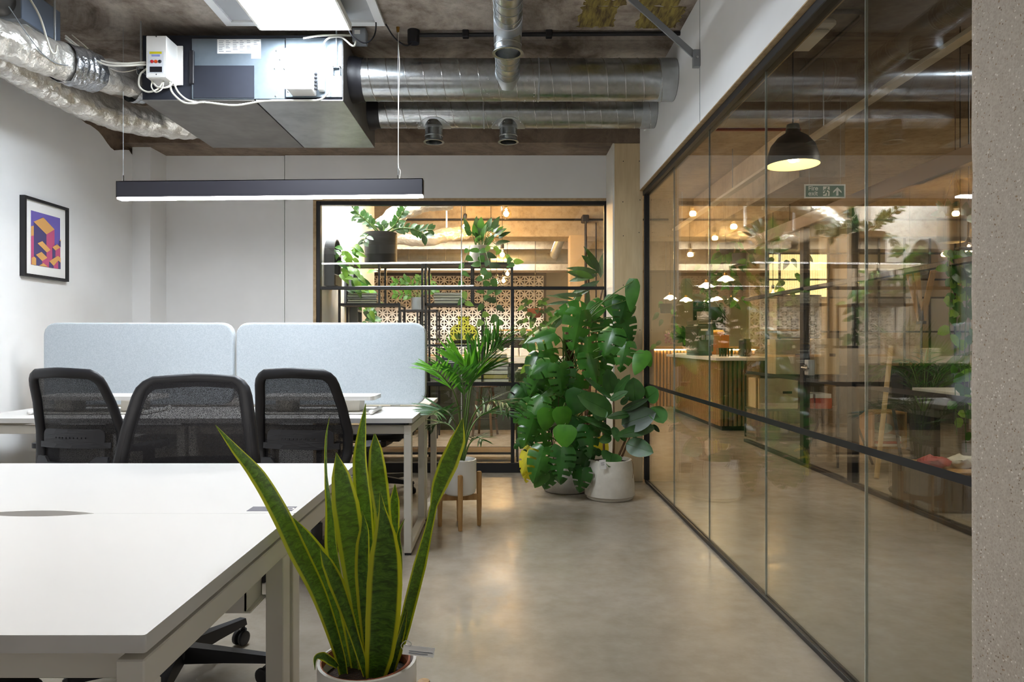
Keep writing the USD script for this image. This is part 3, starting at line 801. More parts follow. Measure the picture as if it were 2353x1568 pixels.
def oriented(m, base, d, n):
    ex, ey, ez = frame_of(d, n)
    return place(m, ex, ey, ez, base)


def stand(T, x, y, z_rim, r, hpot, rot=.3, peg=.02):
    """Round pot held between four turned legs on a cross; returns the pot's inside height."""
    zb = z_rim - hpot
    T.put('pot', lathe([(0, zb + .004), (r * .8, zb + .002), (r * .93, zb + .012), (r * .985, zb + .04), (r, zb + .09), (r, z_rim), (r - .006, z_rim + .001), (r - .008, z_rim - .004), (r - .01, z_rim - .05)], 40, (x, y, 0)), pot_white, smooth=40)
    legs = []
    for k in range(4):
        a = rot + k * PI / 2
        lx, ly = x + (r + .017) * math.cos(a), y + (r + .017) * math.sin(a)
        legs.append((lx, ly))
        T.put('stand_leg', lathe([(0, 0), (.011, 0), (.0125, .003), (.0155, zb * .6), (.016, zb + .13), (.013, zb + .137), (0, zb + .138)], 14, (lx, ly, 0)), oak, smooth=40)
    for k in (0, 1):
        T.put('cross_rail', bar((*legs[k], zb - .02), (*legs[k + 2], zb - .02), .022, .036), oak)


def soil_disc(T, x, y, z, r, mat=soil):
    m = lathe([(0, z + .008), (r * .5, z + .006), (r * .8, z + .001), (r, z - .004)], 28, (x, y, 0))
    T.put('soil', m, mat, smooth=True)


# snake plant: every leaf follows its own line, width in pixels of the photograph at its distance
SPY = 1.53
spx = (844 - CX) * SPY / F
sp = Thing('snake_plant', 'tall yellow edged snake plant in a white pot beside the near table', 'plant', (spx, SPY, 0))
stand(sp, spx, SPY, .438, .107, .20, .25)
sp.put('inner_pot', lathe([(.096, .37), (.098, .436), (.094, .437), (.092, .42)], 32, (spx - .004, SPY, 0)), terracotta, smooth=40)
soil_disc(sp, spx, SPY, .405, .093)
Z1 = lambda x, y: (460 + x / 2.457, 930 + y / 2.457)
SN = [
    ([(85, 115, 1.40), (200, 250, 1.41), (330, 400, 1.43), (450, 600, 1.45), (560, 830, 1.47), (680, 1080, 1.49), (780, 1380, 1.51), (815, 1540, 1.52)], [2, 50, 92, 108, 112, 92, 66, 50], 0),
    ([(525, 640, 1.60), (590, 740, 1.60), (660, 850, 1.60), (705, 960, 1.6), (755, 1130, 1.58), (800, 1300, 1.57), (845, 1510, 1.55)], [2, 62, 95, 92, 70, 60, 50], .4),
    ([(678, 815, 1.47), (715, 890, 1.47), (765, 1000, 1.48), (820, 1150, 1.49), (875, 1320, 1.5), (940, 1530, 1.5)], [2, 60, 85, 72, 52, 40], .3),
    ([(730, 70, 1.56), (712, 200, 1.56), (713, 400, 1.56), (735, 600, 1.57), (748, 800, 1.57), (775, 950, 1.57), (830, 1200, 1.56), (880, 1500, 1.54)], [2, 14, 20, 52, 84, 80, 70, 50], -.5),
    ([(768, 270, 1.50), (795, 400, 1.50), (822, 560, 1.5), (850, 750, 1.51), (875, 950, 1.52), (900, 1150, 1.53), (930, 1500, 1.54)], [2, 100, 150, 150, 130, 100, 60], .15),
    ([(935, -8, 1.60), (916, 150, 1.6), (905, 300, 1.6), (915, 450, 1.6), (930, 600, 1.6), (945, 850, 1.59), (950, 1200, 1.57), (955, 1500, 1.56)], [2, 50, 80, 95, 100, 95, 80, 60], -.1),
    ([(985, 165, 1.53), (992, 250, 1.53), (1000, 350, 1.53), (1010, 450, 1.54), (1030, 600, 1.54), (1045, 800, 1.55), (1030, 1100, 1.55), (1000, 1500, 1.54)], [8, 70, 98, 108, 95, 90, 80, 55], .1),
    ([(988, 485, 1.63), (965, 560, 1.63), (952, 640, 1.63), (950, 780, 1.63), (955, 1000, 1.62), (965, 1450, 1.58)], [2, 50, 70, 80, 80, 50], .3),
    ([(1100, 450, 1.62), (1098, 540, 1.62), (1095, 630, 1.62), (1092, 750, 1.61), (1080, 1000, 1.6), (1040, 1480, 1.57)], [4, 58, 68, 66, 64, 50], 0),
    ([(1015, 490, 1.43), (1030, 600, 1.43), (1045, 720, 1.43), (1048, 850, 1.435), (1045, 1000, 1.44), (1035, 1200, 1.45), (1015, 1400, 1.47), (990, 1545, 1.49)], [2, 44, 118, 176, 196, 190, 160, 105], .05),
    ([(1482, 75, 1.46), (1452, 200, 1.46), (1400, 330, 1.465), (1352, 450, 1.47), (1318, 570, 1.475), (1290, 700, 1.48), (1240, 900, 1.49), (1190, 1100, 1.5), (1140, 1300, 1.51), (1075, 1510, 1.53)], [2, 88, 108, 88, 40, 44, 72, 72, 66, 44], .2),
    ([(915, 600, 1.48), (930, 700, 1.48), (925, 800, 1.48), (922, 950, 1.485), (935, 1150, 1.49), (960, 1500, 1.52)], [2, 56, 84, 88, 84, 50], -.35),
    ([(1155, 645, 1.57), (1122, 730, 1.57), (1128, 830, 1.57), (1128, 950, 1.57), (1115, 1150, 1.57), (1070, 1490, 1.56)], [2, 22, 34, 36, 34, 30], -.5),
    ([(1170, 1150, 1.50), (1145, 1260, 1.5), (1115, 1370, 1.51), (1075, 1520, 1.53)], [2, 30, 42, 36], .4),
    ([(820, 1140, 1.66), (860, 1080, 1.66), (790, 760, 1.66), (800, 700, 1.66)][::-1] + [(905, 1350, 1.6)], [2, 40, 50, 50, 40], .2),
    ([(648, 1500, 1.46), (652, 1435, 1.46), (690, 1420, 1.47), (740, 1450, 1.48), (775, 1480, 1.49)], [2, 22, 46, 44, 24], .3),
]
for path, w, tw in SN:
    P = np.array([at(*Z1(x, y), Y) for x, y, Y in path])
    P = spline(P, 7)
    W = np.interp(np.linspace(0, 1, len(P)), np.linspace(0, 1, len(w)), np.array(w)) / 2.457 * np.linspace(path[0][2], path[-1][2], len(P)) / F
    s_ = np.concatenate([[0], np.cumsum(np.linalg.norm(np.diff(P, axis=0), axis=1))])
    v, uv = [], []
    T_ = np.gradient(P, axis=0)
    for i in range(len(P)):
        tt = norm(T_[i])
        side = norm(np.cross(tt, [0, 1.0, 0]))
        nn = np.cross(side, tt)
        side = side * math.cos(tw) + nn * math.sin(tw)
        nn = np.cross(side, tt)
        if nn[1] > 0:
            nn = -nn
        k = 1 / max(.45, math.cos(tw))
        for u in np.linspace(-1, 1, 7):
            v.append(P[i] + side * u * W[i] / 2 * k + nn * (.16 * (u * u) * W[i] + .02 * W[i] * math.cos(u * 6)))
            uv.append(((u + 1) / 2, s_[i]))
    f = []
    for i in range(len(P) - 1):
        for j in range(6):
            a = i * 7 + j
            f += [[a, a + 7, a + 8], [a, a + 8, a + 1]]
    sp.put('leaf', M3(v, f), snake_mat, smooth=True, uv=np.array(uv))
c0 = at(938, 1488, 1.47)
sp.put('plant_label', place(prism(rrect(.066, .019, .001), .0008), norm((1, .1, -.16)), norm((.15, .25, .95)), norm((0, -1, .25)), at(962, 1497, 1.455)), paper)
for k, (a, b) in enumerate(((-.02, .028), (-.02, .02), (.012, .03))):
    sp.put('label_print', place(prism(sbox(a, -.002 - .004 * (k == 1), b, -.0005 - .004 * (k == 1)), .0002), norm((1, .1, -.16)), norm((.15, .25, .95)), norm((0, -1, .25)), at(962, 1497, 1.4537)), ink)
sp.put('label_tie', tube(spline([at(925, 1493, 1.5), at(922, 1483, 1.48), at(933, 1473, 1.46), at(945, 1480, 1.455), at(938, 1492, 1.455)], 8), .0009, 5), paper, smooth=True)

# kentia palm
KY = 4.3
kx = (1056 - CX) * KY / F
kp = Thing('kentia_palm', 'feathery green palm in a white pot on an oak stand beside the desk end', 'plant', (kx, KY, 0))
stand(kp, kx, KY, .413, .104, .215, .1)
soil_disc(kp, kx, KY, .375, .092)
FR = [
    ([(1062, 1058, 4.3), (1074, 960, 4.28), (1083, 890, 4.24), (1100, 850, 4.2), (1128, 812, 4.16), (1150, 790, 4.12)], .27, .5, 24, 0, .036),
    ([(1060, 1058, 4.32), (1070, 950, 4.3), (1078, 880, 4.27), (1072, 850, 4.22), (1052, 830, 4.16)], .25, .45, 14, 2, .03),
    ([(1058, 1058, 4.3), (1056, 960, 4.27), (1044, 905, 4.2), (1022, 872, 4.12), (1000, 852, 4.05), (990, 848, 4.02)], .16, .75, 16, 2, .02),
    ([(1064, 1058, 4.28), (1078, 980, 4.25), (1100, 938, 4.2), (1128, 922, 4.14), (1160, 928, 4.08), (1172, 938, 4.05)], .19, .8, 20, 1, .021),
    ([(1056, 1058, 4.28), (1050, 990, 4.22), (1034, 952, 4.15), (1010, 942, 4.08), (990, 955, 4.0)], .17, .85, 18, 1, .02),
    ([(1063, 1058, 4.33), (1080, 990, 4.35), (1105, 955, 4.4), (1135, 945, 4.45), (1160, 952, 4.5)], .18, .85, 16, 1, .02),
    ([(1066, 1058, 4.26), (1078, 1022, 4.22), (1096, 1006, 4.18), (1112, 1014, 4.14)], .11, .8, 10, 1, .018),
    ([(1057, 1058, 4.34), (1048, 1000, 4.38), (1028, 975, 4.42), (1000, 975, 4.45), (985, 990, 4.48)], .15, .85, 14, 1, .02),
    ([(1060, 1058, 4.3), (1066, 960, 4.26), (1066, 900, 4.2), (1058, 870, 4.12), (1040, 850, 4.02)], .22, .6, 16, 0, .024),
]
for path, LL, spread, n, mi, wid in FR:
    P = spline([at(*p) for p in path], 10)
    fr_ = kp.put('frond', tube(P, np.linspace(.006, .0016, len(P)), 6), stem_green, smooth=True)
    for k in range(n):
        t = .45 + .53 * k / (n - 1)
        i = int(t * (len(P) - 1))
        tan = norm(P[min(i + 1, len(P) - 1)] - P[max(i - 1, 0)])
        side = norm(np.cross(tan, [0, 0, 1])) if abs(tan[2]) < .85 else norm(np.cross(tan, [0, 1, 0]))
        up = np.cross(side, tan)
        for sgn in (1, -1):
            L_ = LL * 1.22 * (1 - .5 * abs(t - .62) / .4) * R.uniform(.85, 1.1)
            d = norm(tan * (1.35 - spread + R.uniform(-.1, .1)) + side * sgn * (spread * .85 + R.uniform(-.1, .1)) + up * R.uniform(-.1, .35))
            m = leaf_mesh(L_, wid * .66, 'lance', 5, .25, R.uniform(.05, .3))
            kp.put('leaflet', oriented(m, P[i], d, norm(np.cross(d, side) * sgn + np.array([0, -.3, 1.0]))), L_palm[mi], under=fr_, smooth=True)

# monstera with its moss pole
MY = 5.33
mx = (1300 - CX) * MY / F
mo = Thing('monstera_plant', 'big split leaved climbing plant with a brown moss pole before the plywood column', 'plant', (mx, MY, 0))
mo.put('pot', lathe([(0, 0), (.155, 0), (.17, .012), (.19, .08), (.185, .2), (.17, .235), (.16, .236), (.155, .22)], 40, (mx, MY, 0)), pot_conc, smooth=40)
soil_disc(mo, mx, MY, .205, .158)
pole = tube([(mx + .03, MY + .02, .2 + .08 * k) for k in range(14)], .034, 14)
pole.vertices += ((meshkit.fbm(pole.vertices * 40, 3)[:, None] - .45) * .02) * norm(np.array([1.0, 1, .2]))
mo.put('moss_pole', pole, moss, smooth=True)
for k in range(9):
    a = k * .9
    pts = [(mx + .03 + .05 * math.cos(a + .5 * j), MY - .02 + .05 * math.sin(a + .5 * j) * .6, .2 + (.55 + .06 * k) * j / 5) for j in range(6)]
    mo.put('stem', tube(spline(pts, 6), .008, 7), stem_green, smooth=True)
for k in range(10):
    a = R.uniform(0, 6.28)
    z = R.uniform(.45, 1.1)
    pts = [(mx + .03, MY - .02, z), (mx + .08 * math.cos(a), MY - .08, z - .1), (mx + .11 * math.cos(a), MY - .1, z - .3)]
    mo.put('aerial_root', tube(spline(pts, 6), .0035, 5), stem_brown, smooth=True)
# px, py of the leaf base, tip bearing in the picture (0 right, 90 down), length px, width px, material, split, distance
ML = [
    (1455, 640, 98, 72, 30, 0, 0, 5.15), (1440, 685, 105, 52, 52, 1, 3, 5.25), (1408, 676, 92, 48, 36, 0, 0, 5.3), (1430, 722, 75, 62, 50, 1, 4, 5.35), (1420, 752, 60, 50, 48, 1, 3, 5.4),
    (1408, 755, 112, 62, 64, 0, 3, 5.1), (1440, 785, 108, 60, 48, 0, 3, 5.05), (1481, 806, 118, 56, 34, 2, 0, 5.0), (1478, 808, 60, 36, 28, 2, 0, 5.05), (1275, 765, 165, 72, 58, 0, 4, 5.15),
    (1335, 715, 100, 82, 66, 0, 4, 5.1), (1345, 712, 175, 62, 48, 0, 3, 5.2), (1352, 775, 92, 70, 54, 0, 2, 5.15), (1290, 835, 95, 66, 58, 1, 4, 5.1), (1252, 852, 120, 62, 54, 0, 4, 5.1),
    (1352, 812, 72, 66, 58, 0, 3, 5.15), (1335, 862, 96, 60, 56, 0, 3, 5.1), (1232, 872, 130, 62, 50, 1, 4, 5.15), (1212, 890, 140, 56, 44, 1, 3, 5.2), (1240, 842, 125, 58, 46, 0, 3, 5.2),
    (1285, 838, 82, 70, 52, 0, 4, 5.0), (1265, 832, 150, 52, 48, 0, 3, 5.05), (1245, 912, 118, 64, 52, 0, 4, 5.05), (1228, 955, 104, 66, 56, 0, 4, 5.0), (1262, 938, 98, 50, 44, 2, 0, 4.95),
    (1292, 934, 82, 50, 44, 2, 0, 4.95), (1297, 976, 95, 50, 50, 2, 0, 4.9), (1336, 895, 108, 58, 56, 1, 0, 5.0), (1220, 1030, 112, 58, 42, 3, 3, 5.0), (1250, 1028, 108, 72, 56, 0, 4, 4.95),
    (1290, 1028, 96, 74, 62, 1, 5, 4.9), (1352, 1030, 102, 64, 50, 1, 4, 5.0), (1352, 978, 82, 64, 54, 1, 4, 5.0), (1255, 1085, 118, 44, 34, 0, 0, 4.95), (1310, 1005, 70, 54, 48, 1, 3, 5.05),
    (1218, 1000, 150, 42, 36, 1, 2, 5.1), (1375, 940, 80, 56, 48, 1, 3, 5.1), (1270, 885, 140, 56, 48, 0, 4, 5.15), 
    (1238, 812, 110, 60, 52, 1, 3, 5.2), (1225, 925, 130, 54, 44, 0, 4, 5.15), (1340, 1075, 105, 50, 44, 1, 3, 4.95), (1375, 1005, 60, 46, 36, 3, 0, 5.15), (1372, 855, 60, 52, 42, 0, 3, 5.2),
    (1392, 800, 100, 58, 50, 1, 3, 5.3), (1388, 735, 100, 60, 48, 1, 3, 5.35), (1380, 690, 130, 54, 40, 0, 2, 5.35),
    (1270, 800, 105, 56, 50, 0, 3, 5.2), (1218, 975, 95, 58, 48, 1, 4, 5.15), (1330, 960, 95, 60, 52, 1, 3, 5.2),
    (1248, 985, 80, 52, 46, 0, 3, 5.15), (1295, 905, 120, 52, 44, 1, 3, 5.25), (1212, 1062, 100, 42, 34, 3, 2, 5.02), (1272, 1070, 110, 52, 46, 1, 3, 5.0), (1322, 1040, 85, 50, 44, 1, 3, 5.05),
]
for k, (px, py, an, lp_, wp, mi, cuts, Y) in enumerate(ML):
    b = at(px, py, Y)
    a = math.radians(an)
    dy = R.uniform(-.45, .1)
    d = norm((math.cos(a), dy, -math.sin(a)))
    n_ = norm((R.uniform(-.7, .7), -1.0, R.uniform(.1, 1.1)))
    L_, W_ = lp_ * Y / F * 1.08, wp * Y / F * 1.12
    m = split_leaf(L_, W_, 18, cuts, k, R.uniform(.1, .35)) if cuts else leaf_mesh(L_, W_ * 1.05, 'heart', 10, -.22, .25)
    lf = mo.put('leaf', oriented(m, b, d, n_), L_mon[mi], smooth=True)
    root = np.array([mx + .03 + R.uniform(-.03, .03), MY - .03, max(.22, min(1.15, b[2] - R.uniform(.02, .22)))])
    mid = (b + root) / 2 + np.array([0, -.04, .05])
    mo.put('petiole', tube(spline([root, mid, b + d * .02], 6), np.linspace(.0055, .0035, 13), 6), stem_green, under=lf, smooth=True)

# rubber plant
RY = 5.08
rx = (1401 - CX) * RY / F
rp = Thing('rubber_plant', 'broad leaved rubber plant in a pale concrete pot at the corner of the glass walls', 'plant', (rx, RY, 0))
rp.put('pot', lathe([(0, .0), (.16, 0), (.168, .008), (.17, .022), (.182, .03), (.18, .09), (.16, .27), (.157, .285), (.148, .286), (.143, .26)], 44, (rx, RY, 0)), pot_conc2, smooth=35)
soil_disc(rp, rx, RY, .258, .146)
rp.put('plant_label', place(prism(sbox(-.022, -.034, .022, .034).buffer(.001), .001), norm((1, 0, .1)), norm((-.1, -.2, 1)), norm((0, -1, -.2)), at(1385, 1068, 4.9)), paper)
for dz in (-.004, .01):
    rp.put('label_print', place(prism(sbox(-.012, dz, .012, dz + .004), .0003), norm((1, 0, .1)), norm((-.1, -.2, 1)), norm((0, -1, -.2)), at(1385, 1068, 4.8985)), ink)
rp.put('drip_wire', tube(spline([at(1445, 1052, 4.95), at(1453, 1062, 4.9), at(1455, 1080, 4.9), at(1453, 1100, 4.9)], 8), .0012, 5), stem_brown, smooth=True)
Z3 = lambda x, y: (1180 + x / 4.355, 820 + y / 4.355)
STEM = [[(1000, 980, 5.05), (1005, 800, 5.04), (1003, 600, 5.03), (1000, 450, 5.02), (1005, 380, 5.02)], [(1055, 985, 5.08), (1110, 860, 5.06), (1140, 790, 5.05), (1200, 640, 5.05), (1240, 470, 5.08), (1200, 400, 5.1)],
        [(1085, 1000, 5.1), (1130, 890, 5.1), (1170, 780, 5.1)], [(905, 960, 5.1), (900, 800, 5.12), (880, 650, 5.12), (850, 560, 5.12)]]
for s_ in STEM:
    P = spline([at(*Z3(x, y), Y) for x, y, Y in s_], 8)
    rp.put('stem', tube(P, np.linspace(.009, .005, len(P)), 8), stem_brown, smooth=True)
# zoomed base x, y; tip x, y; width; material; profile; how far the tip comes forward
RL = [
    (985, 370, 940, 125, 150, 0, 'oval', -.05), (1005, 385, 1170, 180, 85, 1, 'oval', -.03), (1215, 455, 1200, 212, 185, 0, 'oval', -.05), (990, 560, 655, 385, 195, 1, 'oval', -.16), (1330, 420, 1440, 330, 165, 1, 'round', -.1),
    (1390, 500, 1500, 660, 170, 1, 'round', -.12), (1080, 680, 1420, 560, 230, 2, 'oval', -.1), (1420, 700, 1030, 785, 110, 0, 'oval', -.14), (1170, 570, 940, 605, 75, 0, 'oval', -.12), (965, 435, 1140, 345, 75, 0, 'oval', -.1),
    (985, 730, 660, 590, 66, 0, 'oval', -.1), (990, 430, 715, 195, 60, 0, 'oval', -.02), (1125, 870, 1395, 960, 170, 0, 'oval', -.14), (985, 965, 955, 1095, 195, 0, 'heart', -.12), (1390, 680, 1462, 755, 42, 2, 'oval', -.02),
    (1080, 540, 1350, 420, 70, 2, 'oval', -.1), (1075, 480, 1150, 400, 60, 0, 'oval', -.02), (880, 520, 850, 640, 140, 0, 'oval', -.06), (930, 560, 900, 420, 70, 1, 'oval', 0), (985, 780, 850, 690, 70, 0, 'oval', -.05),
    (1000, 700, 1050, 850, 80, 0, 'oval', -.06), (980, 800, 860, 850, 85, 0, 'oval', -.06), (1130, 840, 1060, 800, 40, 0, 'oval', -.02), (1170, 780, 1240, 820, 28, 0, 'oval', -.02), (1250, 460, 1330, 560, 120, 2, 'oval', .05),
    (1010, 330, 1060, 215, 60, 0, 'oval', .06), (880, 980, 800, 930, 70, 0, 'oval', -.02),
]
for bx_, by_, tx_, ty_, w_, mi, pr, fwd in RL:
    Yb = 5.03
    b, t = at(*Z3(bx_, by_), Yb), at(*Z3(tx_, ty_), Yb + fwd)
    d = t - b
    L_ = np.linalg.norm(d)
    wid = w_ / 4.355 * Yb / F * 1.12
    n_ = norm((R.uniform(-.3, .3), -1.0, R.uniform(.1, .7)))
    m = leaf_mesh(L_, wid, pr, 10, .18, .06)
    lf = rp.put('leaf', oriented(m, b, d, n_), L_rub[mi], smooth=True)
    ex, ey, ez = frame_of(d, n_)
    rp.put('midrib', tube([b + ez * .002, b + d * .5 + ez * .003 - ez * .015 * L_, b + d * .97 - ez * .05 * L_ + ez * .002], [.0016, .001, .0005], 4), L_gen[0], under=lf, smooth=True)

# ------------------------------------------------------------------ desks
def bench_half(T, x0, x1, y0, y1, cut_side, scallops, trim=.05):
    """One 25 mm top on two O-shaped leg frames."""
    top = rrect(x1 - x0, y1 - y0, .004, 2)
    top = unary_union([top])
    yc = (y1 - y0) / 2 * cut_side
    for sx in scallops:
        t = np.linspace(-1, 1, 25)
        lens = Polygon([(sx - (x0 + x1) / 2 + .135 * q, yc + .028 * (1 - q * q)) for q in t] + [(sx - (x0 + x1) / 2 + .135 * q, yc - .028 * (1 - q * q) - .0001) for q in t[::-1]])
        top = top.difference(lens.buffer(0))
    T.put('desktop', place(prism(top, .025), (1, 0, 0), (0, 1, 0), (0, 0, 1), ((x0 + x1) / 2, (y0 + y1) / 2, .705)), white_lam)
    ya, yb = y0 + .012, y1 - .012
    for xa in (x0 + .008, x1 - .048):
        for yy_ in (ya, yb - .05):
            T.put('leg', bx(xa, xa + .04, yy_, yy_ + .05, .012, .645, .002), white_metal)
            T.put('foot', bx(xa + .004, xa + .038, yy_ + .005, yy_ + .045, 0, .012), black_plastic)
        T.put('frame_rail', bx(xa, xa + .04, ya, yb, .645, .69, .002), white_metal)
        T.put('floor_rail', bx(xa, xa + .04, ya + .05, yb - .05, .012, .052, .002), white_metal)
    for yy_ in (ya + .05, yb - .09):
        T.put('cross_beam', bx(x0 + .048, x1 - .048, yy_, yy_ + .035, .64, .685, .002), white_metal)
        for xa in (x0 + .03, x1 - .05):
            T.put('spacer', bx(xa, xa + .02, yy_, yy_ + .03, .69, .705), grey_plastic)


fd = Thing('bench_desk', 'near white double table with leaf shaped cable openings between its tops', 'desk', (-1.1, 1.64, 0))
bench_half(fd, -1.708, -.497, .96, 1.642, 1, (-1.105,))
bench_half(fd, -1.708, -.497, 1.643, 2.325, -1, (-1.105,))
fd.put('cable_tray', bx(-1.5, -.55, 1.50, 1.60, .55, .554), white_metal)
fd.put('cable_tray', bx(-1.5, -.56, 1.50, 1.504, .554, .60), white_metal)
fd.put('cable_tray', bx(-1.5, -.56, 1.596, 1.60, .554, .60), white_metal)
fd.put('tray_bracket', bx(-.563, -.56, 1.50, 1.60, .554, .645), white_metal)
st = fd.put('sticker', bx(-.62, -.512, 1.665, 1.71, .73, .7305), pm('sticker_purple', '4a4552', .5))
fd.put('lettering', place(meshkit.text_mesh('GO', .02, .0004, True), (1, 0, 0), (0, 1, 0), (0, 0, 1), (-.553, 1.677, .7305)), paper, under=st)
for k, (a, b) in enumerate(((-1.694, -.494), (-2.9, -1.700))):
    d_ = Thing('bench_desk', ('white double desk with felt screen on the right, its leg frames in full view', 'white double desk with felt screen on the left, against the left wall')[k], 'desk', ((a + b) / 2, 4.38, 0))
    bench_half(d_, a, b, 3.69, 4.37, 1, ())
    bench_half(d_, a, b, 4.395, 5.075, -1, ())
    sx = (a + b) / 2
    W_ = b - a - .012
    scr = Thing('desk_screen', ('pale blue grey felt desk screen on the right', 'pale blue grey felt desk screen on the left')[k], 'desk screen', (sx, 4.383, .745))
    pl = rrect(W_, .515, .075, 8)
    m = []
    body = []
    for off, yo in ((.0, .024), (.006, .03), (.018, .034)):
        pass
    # pillow-edged panel: stacked outlines from the front face round to the back
    prof = [(.016, -.030), (.005, -.026), (.0, -.018), (.0, .018), (.005, .026), (.016, .030)]
    rings = []
    for off, y in prof:
        ring = np.array(pl.buffer(-off + 1e-6, quad_segs=8).exterior.coords)[:-1]
        c_ = np.linspace(0, 1, 121)[:-1]
        from shapely.geometry import LineString
        ls = pl.buffer(-off + 1e-6, quad_segs=8).exterior
        pts_ = np.array([ls.interpolate(q, normalized=True).coords[0] for q in c_])
        rings.append(np.stack([pts_[:, 0], np.full(120, y), pts_[:, 1]], 1))
    v = np.vstack(rings + [[[0, prof[0][1], 0]], [[0, prof[-1][1], 0]]])
    f = []
    for i in range(len(prof) - 1):
        for j in range(120):
            q = (j + 1) % 120
            f += [[i * 120 + j, i * 120 + q, (i + 1) * 120 + q], [i * 120 + j, (i + 1) * 120 + q, (i + 1) * 120 + j]]
    nl = len(prof) * 120
    for j in range(120):
        q = (j + 1) % 120
        f += [[nl, q, j], [nl + 1, nl - 120 + j, nl - 120 + q]]
    m = M3(v, f)
    m.fix_normals()
    m.apply_translation((sx, 4.383, 1.0))
    scr.put('upholstered_panel', m, felt, smooth=35)
    for xx in (a + .2, b - .2):
        scr.put('clamp', bx(xx - .03, xx + .03, 4.372, 4.394, .69, .75), white_metal)

# monitor risers on the desks
def riser(name, label, cx, y0):
    t = Thing(name, label, 'monitor stand', (cx, y0, .73))
    pl = rrect(.66, .26, .03, 5)
    t.put('shelf', place(prism(pl, .022), (1, 0, 0), (0, 1, 0), (0, 0, 1), (cx, y0 + .17, .808)), white_lam)
    for sx in (-1, 1):
        t.put('support', bx(cx + sx * .19 - .05, cx + sx * .19 + .05, y0 + .1, y0 + .24, .742, .808, .004), white_metal)
        t.put('roller', cyl((cx + sx * .32, y0 + .02, .743), (cx + sx * .32, y0 + .3, .743), .012, 14), white_plastic, smooth=40)
        t.put('roller_end', cat(trimesh.creation.icosphere(2, .014).apply_translation((cx + sx * .32, y0 + .02, .744)), trimesh.creation.icosphere(2, .014).apply_translation((cx + sx * .32, y0 + .3, .744))), white_plastic, smooth=True)
    t.put('tray', bx(cx - .308, cx + .308, y0 + .03, y0 + .29, .732, .74, .003), white_metal)


riser('monitor_riser', 'white monitor riser on the right hand desk, behind the right mesh chair', -1.07, 3.86)
riser('monitor_riser', 'white monitor riser on the left hand desk, half hidden by the left mesh chairs', -2.33, 3.86)
# pedestal under the left desk
pd_ = Thing('drawer_pedestal', 'white drawer pedestal under the desk between the mesh chairs', 'drawer unit', (-1.8, 4.2, 0))
pd_.put('body', bx(-2.25, -1.85, 4.05, 4.6, .05, .56, .003), white_metal)
for k in range(3):
    dr = pd_.put('drawer', bx(-2.245, -1.855, 4.034, 4.05, .06 + k * .165, .215 + k * .165, .003), white_metal)
    pd_.put('handle', bx(-2.11, -1.99, 4.028, 4.036, .19 + k * .165, .2 + k * .165), grey_plastic, under=dr)
for x in (-2.21, -1.89):
    for y in (4.1, 4.55):
        pd_.put('castor', cyl((x, y - .02, .025), (x, y + .02, .025), .025, 14), black_plastic)
cable('thin black cable hanging below the desk between the mesh chairs', g((578, 1010, 3.8), (588, 1025, 3.8), (606, 1040, 3.8), (625, 1046, 3.9)), .003, black_plastic)

# ------------------------------------------------------------------ task chairs
def half_width(z):
    return np.interp(z, [.47, .50, .53, .60, .70, .82, .93, .965, .985, .99], [.12, .165, .2, .22, .222, .205, .184, .172, .14, .05])


def back_y(x, z):
    return -.245 + np.interp(z, [.45, .6, .7, .85, 1.0], [.0, .035, .035, .0, -.055]) + 1.0 * x * x


